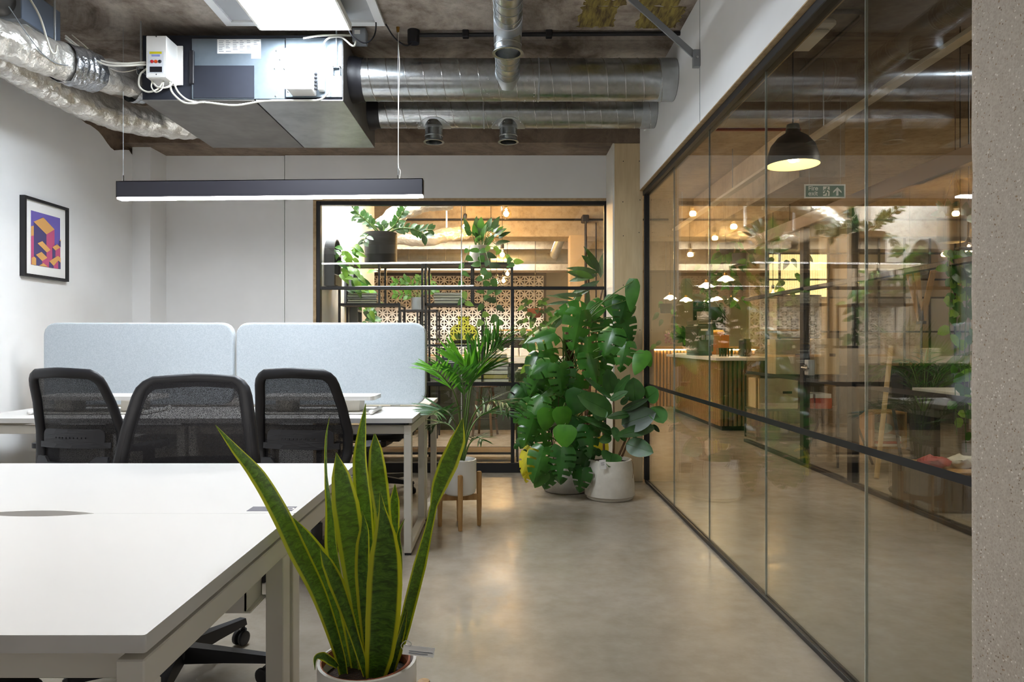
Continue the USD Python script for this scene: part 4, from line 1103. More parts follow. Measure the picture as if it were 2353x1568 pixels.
def make_chair(label):
    t = Thing('task_chair', label, 'office chair', (0, 0, 0), group=None)
    # cushion
    u = np.linspace(0, 2 * PI, 41)[:-1]
    se = lambda a, b, k: np.stack([a * np.sign(np.cos(u)) * np.abs(np.cos(u)) ** k, b * np.sign(np.sin(u)) * np.abs(np.sin(u)) ** k], 1)
    rows = []
    for sc, z in ((.9, .415), (.985, .422), (1.0, .445), (.985, .468), (.93, .482), (.6, .486), (.25, .483)):
        p = se(.245 * sc, .235 * sc, .55)
        zz = z - .25 * np.maximum(0, p[:, 1] - .16) ** 1.0 * (z > .44)
        rows.append(np.stack([p[:, 0], p[:, 1] + .01, zz], 1))
    v = np.vstack(rows + [[[0, .01, .415]], [[0, .01, .482]]])
    f = []
    for i in range(len(rows) - 1):
        for j in range(40):
            q = (j + 1) % 40
            f += [[i * 40 + j, i * 40 + q, (i + 1) * 40 + q], [i * 40 + j, (i + 1) * 40 + q, (i + 1) * 40 + j]]
    for j in range(40):
        q = (j + 1) % 40
        f += [[len(v) - 2, q, j], [len(v) - 1, 240 + j, 240 + q]]
    t.put('seat', M3(v, f), black_soft, own=True, smooth=50)
    t.put('seat_mechanism', cat(bx(-.1, .1, -.13, .12, .35, .412, .015), bx(-.19, .19, -.02, .05, .385, .415, .01)), black_plastic, own=True)
    t.put('tilt_lever', cat(cyl((.1, .05, .38), (.27, .05, .375), .006, 8), bx(.25, .31, .035, .065, .365, .385, .006)), black_plastic, own=True)
    # backrest frame: a closed flattened loop
    zs = np.concatenate([np.linspace(.505, .93, 16), [.955, .972, .984, .99]])
    R_ = [(half_width(z), z) for z in zs]
    loop = [(.0, .49), (.1, .49)] + R_ + [(0, .992)]
    loop = loop + [(-x, z) for x, z in loop[::-1][1:-1]]
    P = np.array([(x, back_y(x, z), z) for x, z in loop] + [(0, back_y(0, .49), .49)])
    C_ = np.array([0, -.245, .74])
    m = tube(P, .0185, 12, cap=False)
    cen = np.repeat(P, 12, 0); d_ = m.vertices - cen
    d_[:, 0] *= 1.35; d_[:, 2] *= 1.35; d_[:, 1] *= .8
    m.vertices = cen + d_
    t.put('backrest_frame', m, black_plastic, own=True, smooth=True)
    # lower solid part of the frame
    low = []
    for z0, z1 in ((.46, .585),):
        xs = np.linspace(-.19, .19, 15)
        v = []
        for z in (z0, z1):
            for x in xs:
                zz = z - (.025 if z == z1 and abs(x) < .12 else 0)
                v += [(x, back_y(x, zz) - .02, zz), (x, back_y(x, zz) - .034, zz)]
        n = 15
        f = []
        for i in range(n - 1):
            a, b, c, d = 2 * i, 2 * i + 2, 2 * n + 2 * i + 2, 2 * n + 2 * i
            f += [[a, b, c], [a, c, d], [a + 1, c + 1, b + 1], [a + 1, d + 1, c + 1], [d, c, c + 1], [d, c + 1, d + 1], [a, a + 1, b + 1], [a, b + 1, b]]
        low.append(M3(v, f))
    t.put('back_shell', cat(low), grey_plastic, own=True)
    zz = np.linspace(.5, .985, 15)
    v, f = [], []
    for z in zz:
        hw = half_width(z)
        for k in np.linspace(-1, 1, 11):
            x = hw * k
            v.append((x, back_y(x, z) + .016, z))
    for i in range(14):
        for j in range(10):
            a = i * 11 + j
            f += [[a, a + 1, a + 12], [a, a + 12, a + 11]]
    t.put('backrest_mesh', M3(v, f), mesh_fabric, own=True, smooth=True)
    # lumbar pad with its row of holes
    lp2 = rrect(.33, .085, .03, 5).union(sbox(-.19, -.05, .19, -.022))
    lp2 = lp2.difference(unary_union([sbox(-.08 + .02 * k - .003, -.004, -.08 + .02 * k + .003, .004) for k in range(9)]))
    m = prism(lp2, .006).subdivide().subdivide()
    w = m.vertices.copy()
    m.vertices = np.stack([w[:, 0], back_y(w[:, 0], .66) - .014 - w[:, 2], w[:, 1] + .675], 1)
    m.faces = m.faces[:, ::-1] if m.volume < 0 else m.faces
    t.put('lumbar_support', m, grey_plastic, own=True)
    t.put('back_upright', cat(bar((0, -.29, .5), (0, -.24, .40), .06, .03, up=(0, 1, .3)), bar((0, -.25, .40), (0, -.08, .378), .06, .03)), black_plastic, own=True)
    for s_ in (-1, 1):
        ar = t.put('armrest', place(prism(rrect(.085, .24, .035, 6), .025), (1, 0, 0), (0, 1, 0), (0, 0, 1), (s_ * .27, -.02, .605)), black_plastic, own=True, smooth=40)
        t.put('armrest_post', cat(bar((s_ * .27, -.03, .605), (s_ * .275, -.03, .45), .03, .05, up=(0, 1, 0)), bar((s_ * .275, -.03, .44), (s_ * .12, -.03, .405), .05, .025)), black_plastic, own=True, under=ar)
    t.put('gas_column', lathe([(.028, .09), (.028, .22), (.02, .22), (.02, .35)], 20), black_metal, own=True, smooth=40)
    t.put('base_hub', lathe([(0, .065), (.045, .07), (.05, .09), (.046, .12), (.03, .135), (0, .135)], 20), black_plastic, own=True, smooth=40)
    for k in range(5):
        a = .35 + k * 2 * PI / 5
        e = np.array([math.cos(a), math.sin(a), 0])
        s2 = np.array([-e[1], e[0], 0])
        v = []
        for r_, hw, zb_, zt_ in ((.03, .03, .07, .125), (.17, .024, .075, .112), (.31, .019, .075, .098)):
            for q in (-1, 1):
                v += [e * r_ + s2 * hw * q + [0, 0, zb_], e * r_ + s2 * hw * q * .7 + [0, 0, zt_]]
        v.append(e * .325 + [0, 0, .085])
        t.put('base_leg', trimesh.convex.convex_hull(np.array(v)[:8]).union if False else cat(trimesh.convex.convex_hull(np.array(v)[:8]), trimesh.convex.convex_hull(np.array(v)[4:])), black_plastic, own=True)
        c_ = e * .31
        ca = t.put('castor', cat(cyl(c_ + [0, 0, .05], c_ + [0, 0, .08], .007, 8), bx(c_[0] - .012, c_[0] + .012, c_[1] - .012, c_[1] + .012, .035, .058, .004)), black_plastic, own=True)
        w1_ = .6 + k * 1.7
        ax = np.array([math.cos(w1_), math.sin(w1_), 0])
        off = np.array([-ax[1], ax[0], 0]) * .012
        for q in (-1, 1):
            m = lathe([(0, -.008), (.02, -.009), (.026, -.006), (.0275, 0), (.026, .006), (.02, .009), (0, .008)], 18, (0, 0, 0), 'x')
            m = place(m, ax, np.cross([0, 0, 1.0], ax), (0, 0, 1), c_ + off + ax * .014 * q + [0, 0, .0276])
            t.put('wheel', m, black_plastic, own=True, under=ca, smooth=40)
    return t


ch = make_chair('black mesh task chair at the left hand desk, nearest the left wall')
def move(t, x, y, rz):
    t.prim.GetAttribute('xformOp:translate').Set(Gf.Vec3d(x, y, 0))
    t.prim.GetAttribute('xformOp:rotateZ').Set(math.degrees(rz))
move(ch, -2.05, 3.56, -.16)
dup(ch, (-.955, 3.52, 0), -.12, 'black mesh task chair at the right hand desk, beside the monitor riser')
dup(ch, (-1.10, 2.33, 0), PI + .22, 'black mesh task chair facing the viewer over the near white table')
dup(ch, (-.98, 5.30, 0), PI - .1, 'black chair on the far side of the right hand desk, mostly hidden by it')
dup(ch, (-1.15, 1.22, 0), -.2, 'black chair pushed under the near white table at the bottom left corner')

# ------------------------------------------------------------------ framed print on the left wall
fp = Thing('framed_print', 'black framed print of orange, pink and purple blocks on the left wall', 'picture', (XL, 4.665, 1.56))
A0, A1, ZB0, ZT0 = 4.44, 4.89, 1.559, 2.075
for a in (bx(XL, XL + .034, A0, A0 + .018, ZB0, ZT0), bx(XL, XL + .034, A1 - .018, A1, ZB0, ZT0), bx(XL, XL + .034, A0 + .018, A1 - .018, ZB0, ZB0 + .018), bx(XL, XL + .034, A0 + .018, A1 - .018, ZT0 - .018, ZT0)):
    fp.put('frame_bar', a, black_metal)
fp.put('mount_board', bx(XL + .002, XL + .018, A0 + .018, A1 - .018, ZB0 + .018, ZT0 - .018), paper)
ART = [('7264b4', [(255, 312), (662, 435), (662, 1275), (255, 1207)]), ('514a78', [(290, 500), (465, 705), (465, 1245), (290, 1215)]), ('c3577f', [(465, 705), (580, 620), (580, 1262), (465, 1245)]),
       ('e0a964', [(290, 500), (420, 425), (580, 620), (465, 705)]), ('e0a964', [(255, 578), (290, 565), (290, 728), (255, 738)]), ('c3577f', [(255, 738), (290, 728), (290, 1212), (255, 1207)]),
       ('c3577f', [(468, 1003), (520, 960), (560, 1000), (545, 1100), (495, 1190), (470, 1200)]), ('e0a964', [(340, 855), (405, 817), (520, 960), (468, 1003)]), ('514a78', [(315, 1045), (402, 1145), (402, 1232), (315, 1218)]),
       ('c3577f', [(402, 1145), (475, 1090), (495, 1150), (495, 1247), (402, 1232)]), ('e0a964', [(315, 1045), (392, 995), (475, 1090), (402, 1145)]), ('514a78', [(545, 918), (588, 968), (588, 1085), (545, 1110)]),
       ('c3577f', [(588, 968), (660, 915), (660, 1090), (588, 1085)]), ('e0a964', [(545, 915), (612, 862), (660, 915), (588, 968)]), ('514a78', [(497, 1150), (560, 1222), (560, 1260), (497, 1250)]),
       ('c3577f', [(560, 1222), (628, 1140), (628, 1270), (560, 1260)]), ('514a78', [(628, 1130), (662, 1168), (662, 1275), (628, 1270)]), ('e0a964', [(497, 1146), (622, 1055), (662, 1090), (662, 1168), (628, 1132), (560, 1222)]),
       ('e0a964', [(255, 1098), (290, 1075), (315, 1105), (315, 1218), (255, 1207)]), ('e0a964', [(355, 1223), (415, 1180), (478, 1240)]), ('514a78', [(643, 800), (662, 815), (662, 915), (643, 895)]), ('e0a964', [(643, 800), (652, 785), (662, 790), (662, 815)])]
def art_pt(x, y):
    u = (x - 255) / 407
    top, bot = 312 + 123 * u, 1207 + 68 * u
    return 4.52 + .295 * u, 1.992 - .352 * (y - top) / (bot - top)
for k, (c_, pts) in enumerate(ART):
    q = Polygon([art_pt(*p) for p in pts]).buffer(0)
    m = place(prism(q, .0004), (0, 1, 0), (0, 0, 1), (1, 0, 0), (XL + .018 + .00025 * k, 0, 0))
    fp.put('print_shape', m, pm('print_' + c_, c_, .6))
# ------------------------------------------------------------------ the cafe behind and beside the office
struct('wall_left', bx(-1.80, -1.65, YB + .14, 8.75, 0, ZC), white_wall, 'bright white cafe wall with hoop planters')
struct('wall_left', bx(-5.4, -5.2, YB, YF + .2, 0, ZC), cafe_plaster, 'far left cafe wall')
struct('wall_back', bx(-5.4, -1.80, YB + .14, YB + .3, 0, ZC), cafe_plaster, 'cafe side of the partition')
struct('wall_back', bx(-5.4, XR + .2, YF, YF + .2, 0, ZC), cafe_plaster, 'beige plaster wall at the far end of the cafe')
struct('wall_right', bx(XR, XR + .2, YN, YF + .2, 0, ZC), cafe_plaster, 'beige wall on the far right')
for y, zb in ((9.45, 2.57), (13.2, 2.5)):
    struct('ceiling_beam', bx(-5.2, XR, y, y + .45, zb, ZC), cafe_conc, 'brown concrete beam across the cafe ceiling')
struct('ceiling_beam', bx(2.55, 2.95, YB, 9.45, 2.57, ZC), cafe_conc, 'concrete beam along the corridor')
cc = struct('concrete_column', bx(.86, 1.09, 9.3, 9.62, 0, 2.57, .004), pm('column_pale', 'cbb595', .8, c2='bfa784', scale=3), 'pale square concrete column in the cafe')
struct('concrete_column', bx(1.12, 1.28, 12.0, 12.3, 0, ZC, .004), pm('column_tan', 'b99a6c', .8), 'tan column behind the pale one')
# breeze block screens
def breeze(name, label, x0, y, z0, nx, nz, p=.19):
    t = Thing(name, label, 'screen wall', (x0 + nx * p / 2, y, z0))
    h = p / 2
    outer = sbox(-h + .001, -h + .001, h - .001, h - .001)
    c8 = [(h * math.cos(k * PI / 4) * (1 if k % 2 == 0 else 2 ** .5), h * math.sin(k * PI / 4) * (1 if k % 2 == 0 else 2 ** .5)) for k in range(8)]
    holes = unary_union([Polygon([(0, 0), c8[k], c8[(k + 1) % 8]]).buffer(-.0115) for k in range(8)])
    m = prism(outer.difference(holes), .07)
    for i in range(nx):
        for j in range(nz):
            t.put('breeze_block', place(m, (1, 0, 0), (0, 0, 1), (0, -1, 0), (x0 + (i + .5) * p, y + .035 + R.uniform(-.002, .002), z0 + (j + .5) * p)), breeze_mat)
    return t


struct('wall_back', bx(-2.86, .77, 13.97, 14.1, 0, .759), cafe_plaster, 'low wall under the breeze block screen')
struct('wall_back', bx(4.54, 5.51, 12.97, 13.1, 0, .949), cafe_plaster, 'low wall under the smaller breeze block screen')
breeze('breeze_screen', 'white breeze block screen with star pattern behind the cafe counter', -2.85, 14.0, .76, 19, 9)
breeze('breeze_screen', 'smaller white breeze block screen seen through the corridor glass', 4.55, 13.0, .95, 5, 7)
struct('wall_back', bx(-5.2, .85, 14.6, 14.7, 0, ZC), pm('shade_backing', '6a5f50', .9), 'wall coloured dark as shade behind the breeze block screen')  # dark colour stands in for the shade behind the block holes
for k, z in enumerate((.80, 1.06, 1.36)):
    sh = single('wall_shelf', bx(-.25, .84, 13.62, 13.9, z, z + .025), oak, ('lowest oak wall shelf before the breeze block screen', 'middle oak wall shelf before the breeze block screen, with white cups', 'top oak wall shelf before the breeze block screen')[k], 'shelf')
cup = None
for k, x in enumerate((-.08, .05, .18, .31)):
    lab = ('leftmost white cup on the middle oak shelf', 'second white cup from the left on the middle oak shelf', 'third white cup from the left on the middle oak shelf', 'rightmost white cup on the middle oak shelf')[k]
    single('cup', lathe([(0, 1.085), (.03, 1.087), (.045, 1.11), (.048, 1.17), (.045, 1.17), (.042, 1.11), (0, 1.095)], 16, (x, 13.74, 0)), pot_white, lab, 'cup', 'white cups on the oak shelf', smooth=40)

# counters
k1 = Thing('cafe_counter', 'dark green cafe counter with white top behind the office window', 'counter', (-.6, 9.0, 0))
k1.put('body', bx(-2.2, .8, 9.0, 9.25, 0, .86), green_dark)
k1.put('countertop', bx(-2.25, .83, 8.95, 9.29, .86, .95, .006), white_lam)
k2 = Thing('cafe_counter', 'long back counter under the breeze block screen', 'counter', (-.6, 13.3, 0))
k2.put('body', bx(-2.6, .8, 13.0, 13.55, 0, .86), green_dark)
k2.put('countertop', bx(-2.62, .82, 12.97, 13.58, .86, .9, .004), oak)
cm = Thing('coffee_machine', 'black coffee machine on the back counter', 'coffee machine', (.1, 13.2, .9))
cm.put('body', bx(-.2, .42, 13.05, 13.4, .93, 1.2, .02), black_metal)
cm.put('cup_rail', bx(-.18, .4, 13.07, 13.38, 1.2, 1.23, .004), chrome)
cm.put('gauge', lathe([(0, -.01), (.03, -.01), (.03, 0)], 16, (.1, 13.05, 1.05), 'y'), white_plastic)
cm.put('foot', bx(-.18, .4, 13.1, 13.35, .9, .93), black_plastic)

# ducts in the cafe
ck = Thing('spiral_duct', 'galvanised cafe duct seen through the office window with a slanting branch', 'air duct', (0, 11.6, 2.44))
ck.put('duct_tube', lathe([(.125, -2.6), (.125, 1.9)], 32, (0, 11.6, 2.565), 'x'), steel, smooth=40)
for x in np.arange(-2.5, 1.9, .3):
    ck.put('seam', lathe([(.125, -.006), (.129, -.003), (.129, .003), (.125, .006)], 32, (x, 11.6, 2.565), 'x'), steel, smooth=40)
ck.put('branch', cyl((.78, 11.5, 2.52), (.92, 10.7, 2.93), .075, 20), steel, smooth=60)
ck.put('elbow', lathe([(.08, 0), (.083, .01), (.083, .14), (.08, .15)], 24, (.68, 11.46, 2.52), 'x'), steel, smooth=40)
ff = Thing('flexible_duct', 'crumpled foil duct sagging across the cafe ceiling behind the black pot', 'air duct', (-.9, 8.9, 2.4))
ff.put('foil_sleeve', flex([(-2.2, 8.9, 2.62), (-1.7, 8.85, 2.52), (-1.35, 8.8, 2.46), (-1.0, 8.8, 2.44), (-.75, 8.85, 2.50), (-.5, 9.0, 2.56)], .085, 11), foil, smooth=True)
ff2 = Thing('flexible_duct', 'foil duct hanging at the top of the office window over the black pot', 'air duct', (-1.0, 7.7, 2.5))
ff2.put('foil_sleeve', flex([(-1.35, 7.6, 2.38), (-1.22, 7.65, 2.52), (-1.05, 7.7, 2.62), (-.85, 7.75, 2.7), (-.6, 7.8, 2.72)], .10, 12), foil, smooth=True)
for f_, x_, y_, z_ in ((ff, -1.35, 8.8, 2.55), (ff, -.75, 8.85, 2.58), (ff2, -1.05, 7.7, 2.71)):
    f_.put('hanger_strap', bx(x_ - .01, x_ + .01, y_ - .002, y_ + .002, z_ - .06, ZC), steel)
c2_ = Thing('conduit', 'black conduit across the cafe beam turning down the pale column', 'conduit', (0, 9.43, 2.6))
zz = at(0, 505, 9.42)[2]
c2_.put('pipe', cyl((-1.6, 9.42, zz), (2.2, 9.42, zz), .014, 10), black_plastic, smooth=60)
c2_.put('pipe', cyl((1.065, 9.28, zz), (1.065, 9.28, 0), .016, 10), black_plastic, smooth=60)
c2_.put('junction_box', bx(1.02, 1.11, 9.26, 9.44, zz - .05, zz + .04, .01), black_plastic)
c3_ = Thing('conduit', 'thin black conduit dropping beside the right edge of the office window', 'conduit', (1.37, 9.4, 0))
c3_.put('pipe', cyl((1.22, 9.4, 0), (1.22, 9.4, 2.75), .009, 8), black_plastic, smooth=60)

# globe bulbs
BL = [(1163, 492, 8.5, .068, 'round filament bulb highest in the office window'), (1069, 522, 8.5, .068, 'round filament bulb left of the window glass joint, over the grey plant pot'), (1066, 543, 9.0, .05, 'small filament bulb peeping out left of the grey plant pot'),
      (1128, 548, 8.2, .055, 'filament bulb half hidden behind the plant in the grey pot'), (1154, 586, 8.8, .06, 'filament bulb right of the grey plant pot'), (1107, 637, 11.0, .06, 'filament bulb lowest on the left under the shelf top'),
      (1141, 650, 11.2, .06, 'filament bulb in the middle of the low cluster under the shelf top'), (1166, 630, 11.4, .06, 'upper filament bulb at the right shelf post'), (1157, 646, 11.0, .06, 'lower filament bulb at the right shelf post')]
def bulb(px, py, Y, r, label, ztop=ZC - .0):
    x, y, z = at(px, py, Y)
    t = Thing('bulb_pendant', label, 'pendant light', (x, y, z), group=None)
    prof = [(r * math.sin(a), -r * math.cos(a)) for a in np.linspace(.02, PI * .80, 14)] + [(r * .32, r * 1.25), (r * .3, r * 1.42)]
    t.put('globe', lathe([(a, z + b) for a, b in prof], 20, (x, y, 0)), bulb_glass, smooth=60)
    t.put('filament', lathe([(0, z - r * .4), (r * .38, z - r * .32), (r * .5, z + r * .05), (r * .38, z + r * .42), (0, z + r * .6)], 10, (x, y, 0)), filament, smooth=True)  # oversized core stands in for the bloom around a lit bulb
    t.put('socket', lathe([(r * .34, z + r * 1.38), (r * .36, z + r * 1.4), (r * .36, z + r * 2.2), (r * .2, z + r * 2.4), (0, z + r * 2.42)], 14, (x, y, 0)), black_metal, smooth=40)
    t.put('cord', cyl((x, y, z + r * 2.4), (x, y, ztop), .004, 6), black_plastic)
for b in BL:
    bulb(*b)
bulb(2226, 577, 4.7, .04, 'filament bulb among the hanging vines next to the concrete column')
bulb(1776, 676, 9.0, .05, 'filament bulb low over the storage boxes in the corridor view')

# shelving racks right behind the window
def rack(name, label, x0, x1, y0, y1, zt, shelves, mid=None):
    t = Thing(name, label, 'shelving unit', ((x0 + x1) / 2, (y0 + y1) / 2, 0))
    q = .02
    for x in (x0, x1 - q):
        for y in (y0, y1 - q):
            t.put('post', bx(x, x + q, y, y + q, 0, zt), black_metal)
    for z, xa, xb in [(zt, x0, x1)] + shelves:
        t.put('shelf', bx(xa + q, xb - q, y0 + q, y1 - q, z - .018, z - .003), wood_dark)
        t.put('shelf_frame', cat(bx(xa, xb, y0, y0 + q, z - .022, z), bx(xa, xb, y1 - q, y1, z - .022, z), bx(xa, xa + q, y0 + q, y1 - q, z - .022, z), bx(xb - q, xb, y0 + q, y1 - q, z - .022, z)), black_metal)
    for xm_, za, zb in mid or []:
        for y in (y0, y1 - q):
            t.put('divider', bx(xm_, xm_ + q, y, y + q, za, zb), black_metal)
    return t


RY0, RY1 = 6.55, 6.90
rack('shelving_rack', 'left black metal shelving rack behind the window, with the big black pot on top', -1.576, -.775, RY0, RY1, 1.887, [(1.502, -1.576, -.99), (1.10, -1.576, -.775), (.74, -1.576, -.775), (.10, -1.576, -.775)], [(-1.20, 1.502, 1.865), (-1.01, 1.10, 1.48)])
rack('shelving_rack', 'right black metal shelving rack behind the window, with the green glass jar', -.765, .07, RY0, RY1, 1.887, [(1.502, -.765, -.21), (1.115, -.765, -.21), (.745, -.765, .07), (.10, -.765, .07)], [(-.33, 1.502, 1.865), (-.23, .745, 1.48), (-.02 - .33, .745, 1.095)])
rack('shelving_rack', 'further black metal rack standing deeper in the cafe', -1.25, -.80, 8.2, 8.5, 1.52, [(1.18, -1.25, -.80), (.8, -1.25, -.8)], [(-1.05, 1.18, 1.5), (-.95, 1.18, 1.5)])

# pots and plants on the racks
def stem_leaves(T, P, n, L_, W_, mat, prof='oval', both=True, t0=.25, fold=.15, name='leaf', under=None, droop=.1):
    for k in range(n):
        t = t0 + (1 - t0) * k / max(1, n - 1)
        i = min(len(P) - 2, int(t * (len(P) - 1)))
        tan = norm(P[i + 1] - P[i])
        side = norm(np.cross(tan, [0, 1.0, 0.15]))
        for sg in ((1, -1) if both else ((1,) if k % 2 else (-1,))):
            d = norm(tan * R.uniform(.5, .9) + side * sg * .8 + np.array([R.uniform(-.2, .2), R.uniform(-.5, .3), R.uniform(-droop, .1)]))
            l_ = L_ * R.uniform(.75, 1.1)
            m = leaf_mesh(l_, W_ * R.uniform(.8, 1.1), prof, 4, fold, .12)
            T.put(name, oriented(m, P[i], d, norm((R.uniform(-.4, .4), -1, R.uniform(.2, .9)))), mat, under=under, smooth=True)


def round_pot(T, x, y, z, r0, r1, h, mat):
    T.put('pot', lathe([(0, z), (r0, z + .001), (r0 + .004, z + .01), (r1, z + h), (r1 - .01, z + h + .001), (r1 - .014, z + h - .03), (0, z + h - .03)], 32, (x, y, 0)), mat, smooth=35)


zp = Thing('zz_plant', 'dark leaved plant in a wide black pot on top of the left rack', 'plant', (-1.205, 6.72, 1.887))
round_pot(zp, -1.205, 6.72, 1.887, .15, .157, .30, pot_black)
for pts in ([(868, 535, 6.7), (845, 510, 6.68), (822, 490, 6.65), (806, 470, 6.6), (797, 450, 6.55)], [(872, 535, 6.72), (855, 515, 6.7), (840, 500, 6.75), (815, 495, 6.8)], [(885, 535, 6.7), (905, 520, 6.68), (918, 500, 6.65), (930, 480, 6.6), (938, 455, 6.55)],
            [(890, 537, 6.7), (915, 525, 6.66), (945, 526, 6.6), (970, 535, 6.56), (980, 545, 6.5)], [(892, 537, 6.75), (925, 522, 6.75), (960, 528, 6.75), (995, 528, 6.7)], [(880, 535, 6.7), (882, 525, 6.7), (878, 518, 6.7)], [(850, 537, 6.68), (840, 545, 6.5), (836, 560, 6.45)]):
    P = spline([at(*p) for p in pts], 6)
    zp.put('stem', tube(P, np.linspace(.009, .004, len(P)), 6), stem_green, smooth=True)
    stem_leaves(zp, P, 9 if len(pts) > 3 else 4, .085, .042, L_gen[1], 'oval', t0=.22)
gp = Thing('pothos_plant', 'leafy trailing plant in a grey concrete pot on top of the right rack', 'plant', (-.25, 6.7, 1.887))
round_pot(gp, -.25, 6.7, 1.887, .105, .088, .175, pot_conc)
for k in range(26):
    a = R.uniform(0, 2 * PI)
    rr = R.uniform(.03, .2)
    tip = np.array([-.25 + rr * math.cos(a), 6.7 + rr * .6 * math.sin(a) - .03, 2.09 + R.uniform(-.02, .16) - .1 * rr])
    b = np.array([-.25 + .04 * math.cos(a), 6.7 + .04 * math.sin(a), 2.045])
    d = norm(tip - b + np.array([0, -.03, .02]))
    pth = gp.put('stem', tube(spline([b, (b + tip) / 2 + [0, 0, .05], tip], 5), .003, 5), stem_green, smooth=True)
    gp.put('leaf', oriented(leaf_mesh(R.uniform(.09, .14), R.uniform(.05, .075), 'heart', 5, .15, .3), tip, d, norm((R.uniform(-.4, .4), -1, .8))), L_gen[R.choice([0, 1, 1])], smooth=True)
def vine(T, pts, n, L_, W_, mats, prof='heart', name='leaf'):
    P = spline([at(*p) for p in pts], 8)
    T.put('vine', tube(P, .0028, 5), stem_green, smooth=True)
    for k in range(n):
        i = int((k + .5) / n * (len(P) - 1))
        sg = 1 if k % 2 else -1
        d = norm((sg * R.uniform(.3, 1), R.uniform(-.5, .1), R.uniform(-1, .1)))
        T.put(name, oriented(leaf_mesh(L_ * R.uniform(.7, 1.15), W_ * R.uniform(.8, 1.1), prof, 5, .12, .25), P[i], d, norm((R.uniform(-.5, .5), -1, R.uniform(.1, .6)))), mats[R.randrange(len(mats))], smooth=True)
vine(gp, [(1080, 565, 6.65), (1068, 600, 6.5), (1062, 635, 6.48), (1066, 680, 6.48), (1070, 700, 6.48)], 8, .085, .06, [L_gen[0], L_gen[2]])
vine(gp, [(1120, 565, 6.6), (1140, 570, 6.5), (1165, 585, 6.45), (1180, 600, 6.4), (1182, 612, 6.4)], 7, .09, .055, [L_gen[0], L_gen[2]])
vine(gp, [(1115, 570, 6.6), (1125, 610, 6.47), (1135, 660, 6.47), (1142, 710, 6.47), (1140, 770, 6.47), (1148, 800, 6.47)], 16, .095, .068, [L_gen[0], L_gen[1], L_gen[2]])
vine(gp, [(1100, 570, 6.6), (1106, 620, 6.47), (1112, 670, 6.47), (1108, 730, 6.47), (1120, 790, 6.47)], 13, .095, .065, [L_gen[0], L_gen[0], L_gen[2]])
sm = Thing('zz_plant', 'small bright leaved plant in a grey blue pot on the deeper rack', 'plant', (-1.05, 8.35, 1.52))
round_pot(sm, -1.05 + .0, 8.35, 1.52, .075, .085, .15, pm('pot_grey_blue', '6d7680', .6))
for dx, dz, dy in ((-.3, .2, 0), (-.16, .22, -.05), (.02, .26, 0), (.14, .22, .03), (.2, .12, 0), (-.28, .05, -.1)):
    b = np.array([-1.05, 8.35, 1.66])
    P = spline([b, b + np.array([dx * .4, dy, dz * .7]), b + np.array([dx, dy, dz])], 6)
    sm.put('stem', tube(P, .005, 5), stem_green, smooth=True)
    stem_leaves(sm, P, 5, .09, .045, L_gen[0], 'oval', t0=.4)
# hoop planters on the white wall
def hoop(label, y, z, h, seed, mats):
    t = Thing('wall_planter', label, 'planter', (-1.60, y, z))
    w = h * .62
    outer = sbox(-w / 2, -h / 2 + .02, w / 2, h / 2 - w / 2).union(Polygon([(w / 2 * math.cos(a), h / 2 - w / 2 + w / 2 * math.sin(a)) for a in np.linspace(0, PI, 20)]))
    inner = outer.buffer(-.012)
    t.put('hoop', place(prism(outer.difference(inner), .09), (0, 1, 0), (0, 0, 1), (1, 0, 0), (-1.65, y, z)), pm('hoop_grey', '5b5d62', .6))
    t.put('pot', bx(-1.64, -1.55, y - w / 2 + .015, y + w / 2 - .015, z - h / 2 + .02, z - h / 2 + .13, .01), wood_dark)
    for k in range(34):
        b = np.array([-1.56 + R.uniform(-.03, .06), y + R.uniform(-w / 3, w / 3), z - h / 2 + .12])
        tip = b + np.array([R.uniform(.0, .17), R.uniform(-.16, .1), R.uniform(-.2, h * .62)])
        t.put('leaf', oriented(leaf_mesh(R.uniform(.08, .13), R.uniform(.045, .07), 'heart', 5, .15, .3), tip, norm((R.uniform(.2, 1), R.uniform(-1, .2), R.uniform(-1, .2))), norm((R.uniform(0, .6), -1, .6))), mats[k % len(mats)], smooth=True)
hoop('large grey hoop planter of bright leaves on the white wall at the left window edge', 6.47, 1.86, .46, 1, [L_gen[2], L_gen[0], L_gen[2]])
hoop('middle grey hoop planter on the white wall behind the left rack', 7.25, 1.70, .42, 2, [L_gen[2], L_gen[0]])
hoop('lowest grey hoop planter on the white wall behind the left rack', 7.45, 1.40, .36, 3, [L_gen[0], L_gen[1]])
# books lying on the shelves
def stack(x0, x1, y0, y1, z, n, th, where, gname, cols):
    zz_ = z
    for k in range(n):
        h_ = th * R.uniform(.8, 1.2)
        dx = R.uniform(-.01, .01)
        lab = f'{["bottom", "second lowest", "third lowest", "fourth lowest", "fifth lowest", "sixth lowest", "seventh lowest"][k] if k < n - 1 else "topmost"} pale book of the stack {where}'
        t = Thing('book', lab, 'book', ((x0 + x1) / 2, (y0 + y1) / 2, zz_), group=gname)
        c_ = cols[k % len(cols)]
        t.put('cover', cat(bx(x0 + dx, x1 + dx, y0, y1, zz_, zz_ + .003), bx(x0 + dx, x1 + dx, y0, y1, zz_ + h_ - .003, zz_ + h_), bx(x0 + dx, x1 + dx, y0, y0 + .003, zz_, zz_ + h_)), c_)
        t.put('pages', bx(x0 + dx + .003, x1 + dx - .003, y0 + .003, y1 - .004, zz_ + .003, zz_ + h_ - .003), paper)
        zz_ += h_ + .001
bk = [pale_card, pm('book_cream', 'ddd9c4', .7), pm('book_grey', 'b9bab8', .7), paper]
stack(-1.50, -1.225, 6.6, 6.85, 1.502, 5, .019, 'on the left rack', 'books on the left rack', bk)
stack(-.68, -.42, 6.6, 6.85, 1.502, 4, .022, 'on the right rack', 'books on the right rack', [bk[1], bk[0]])
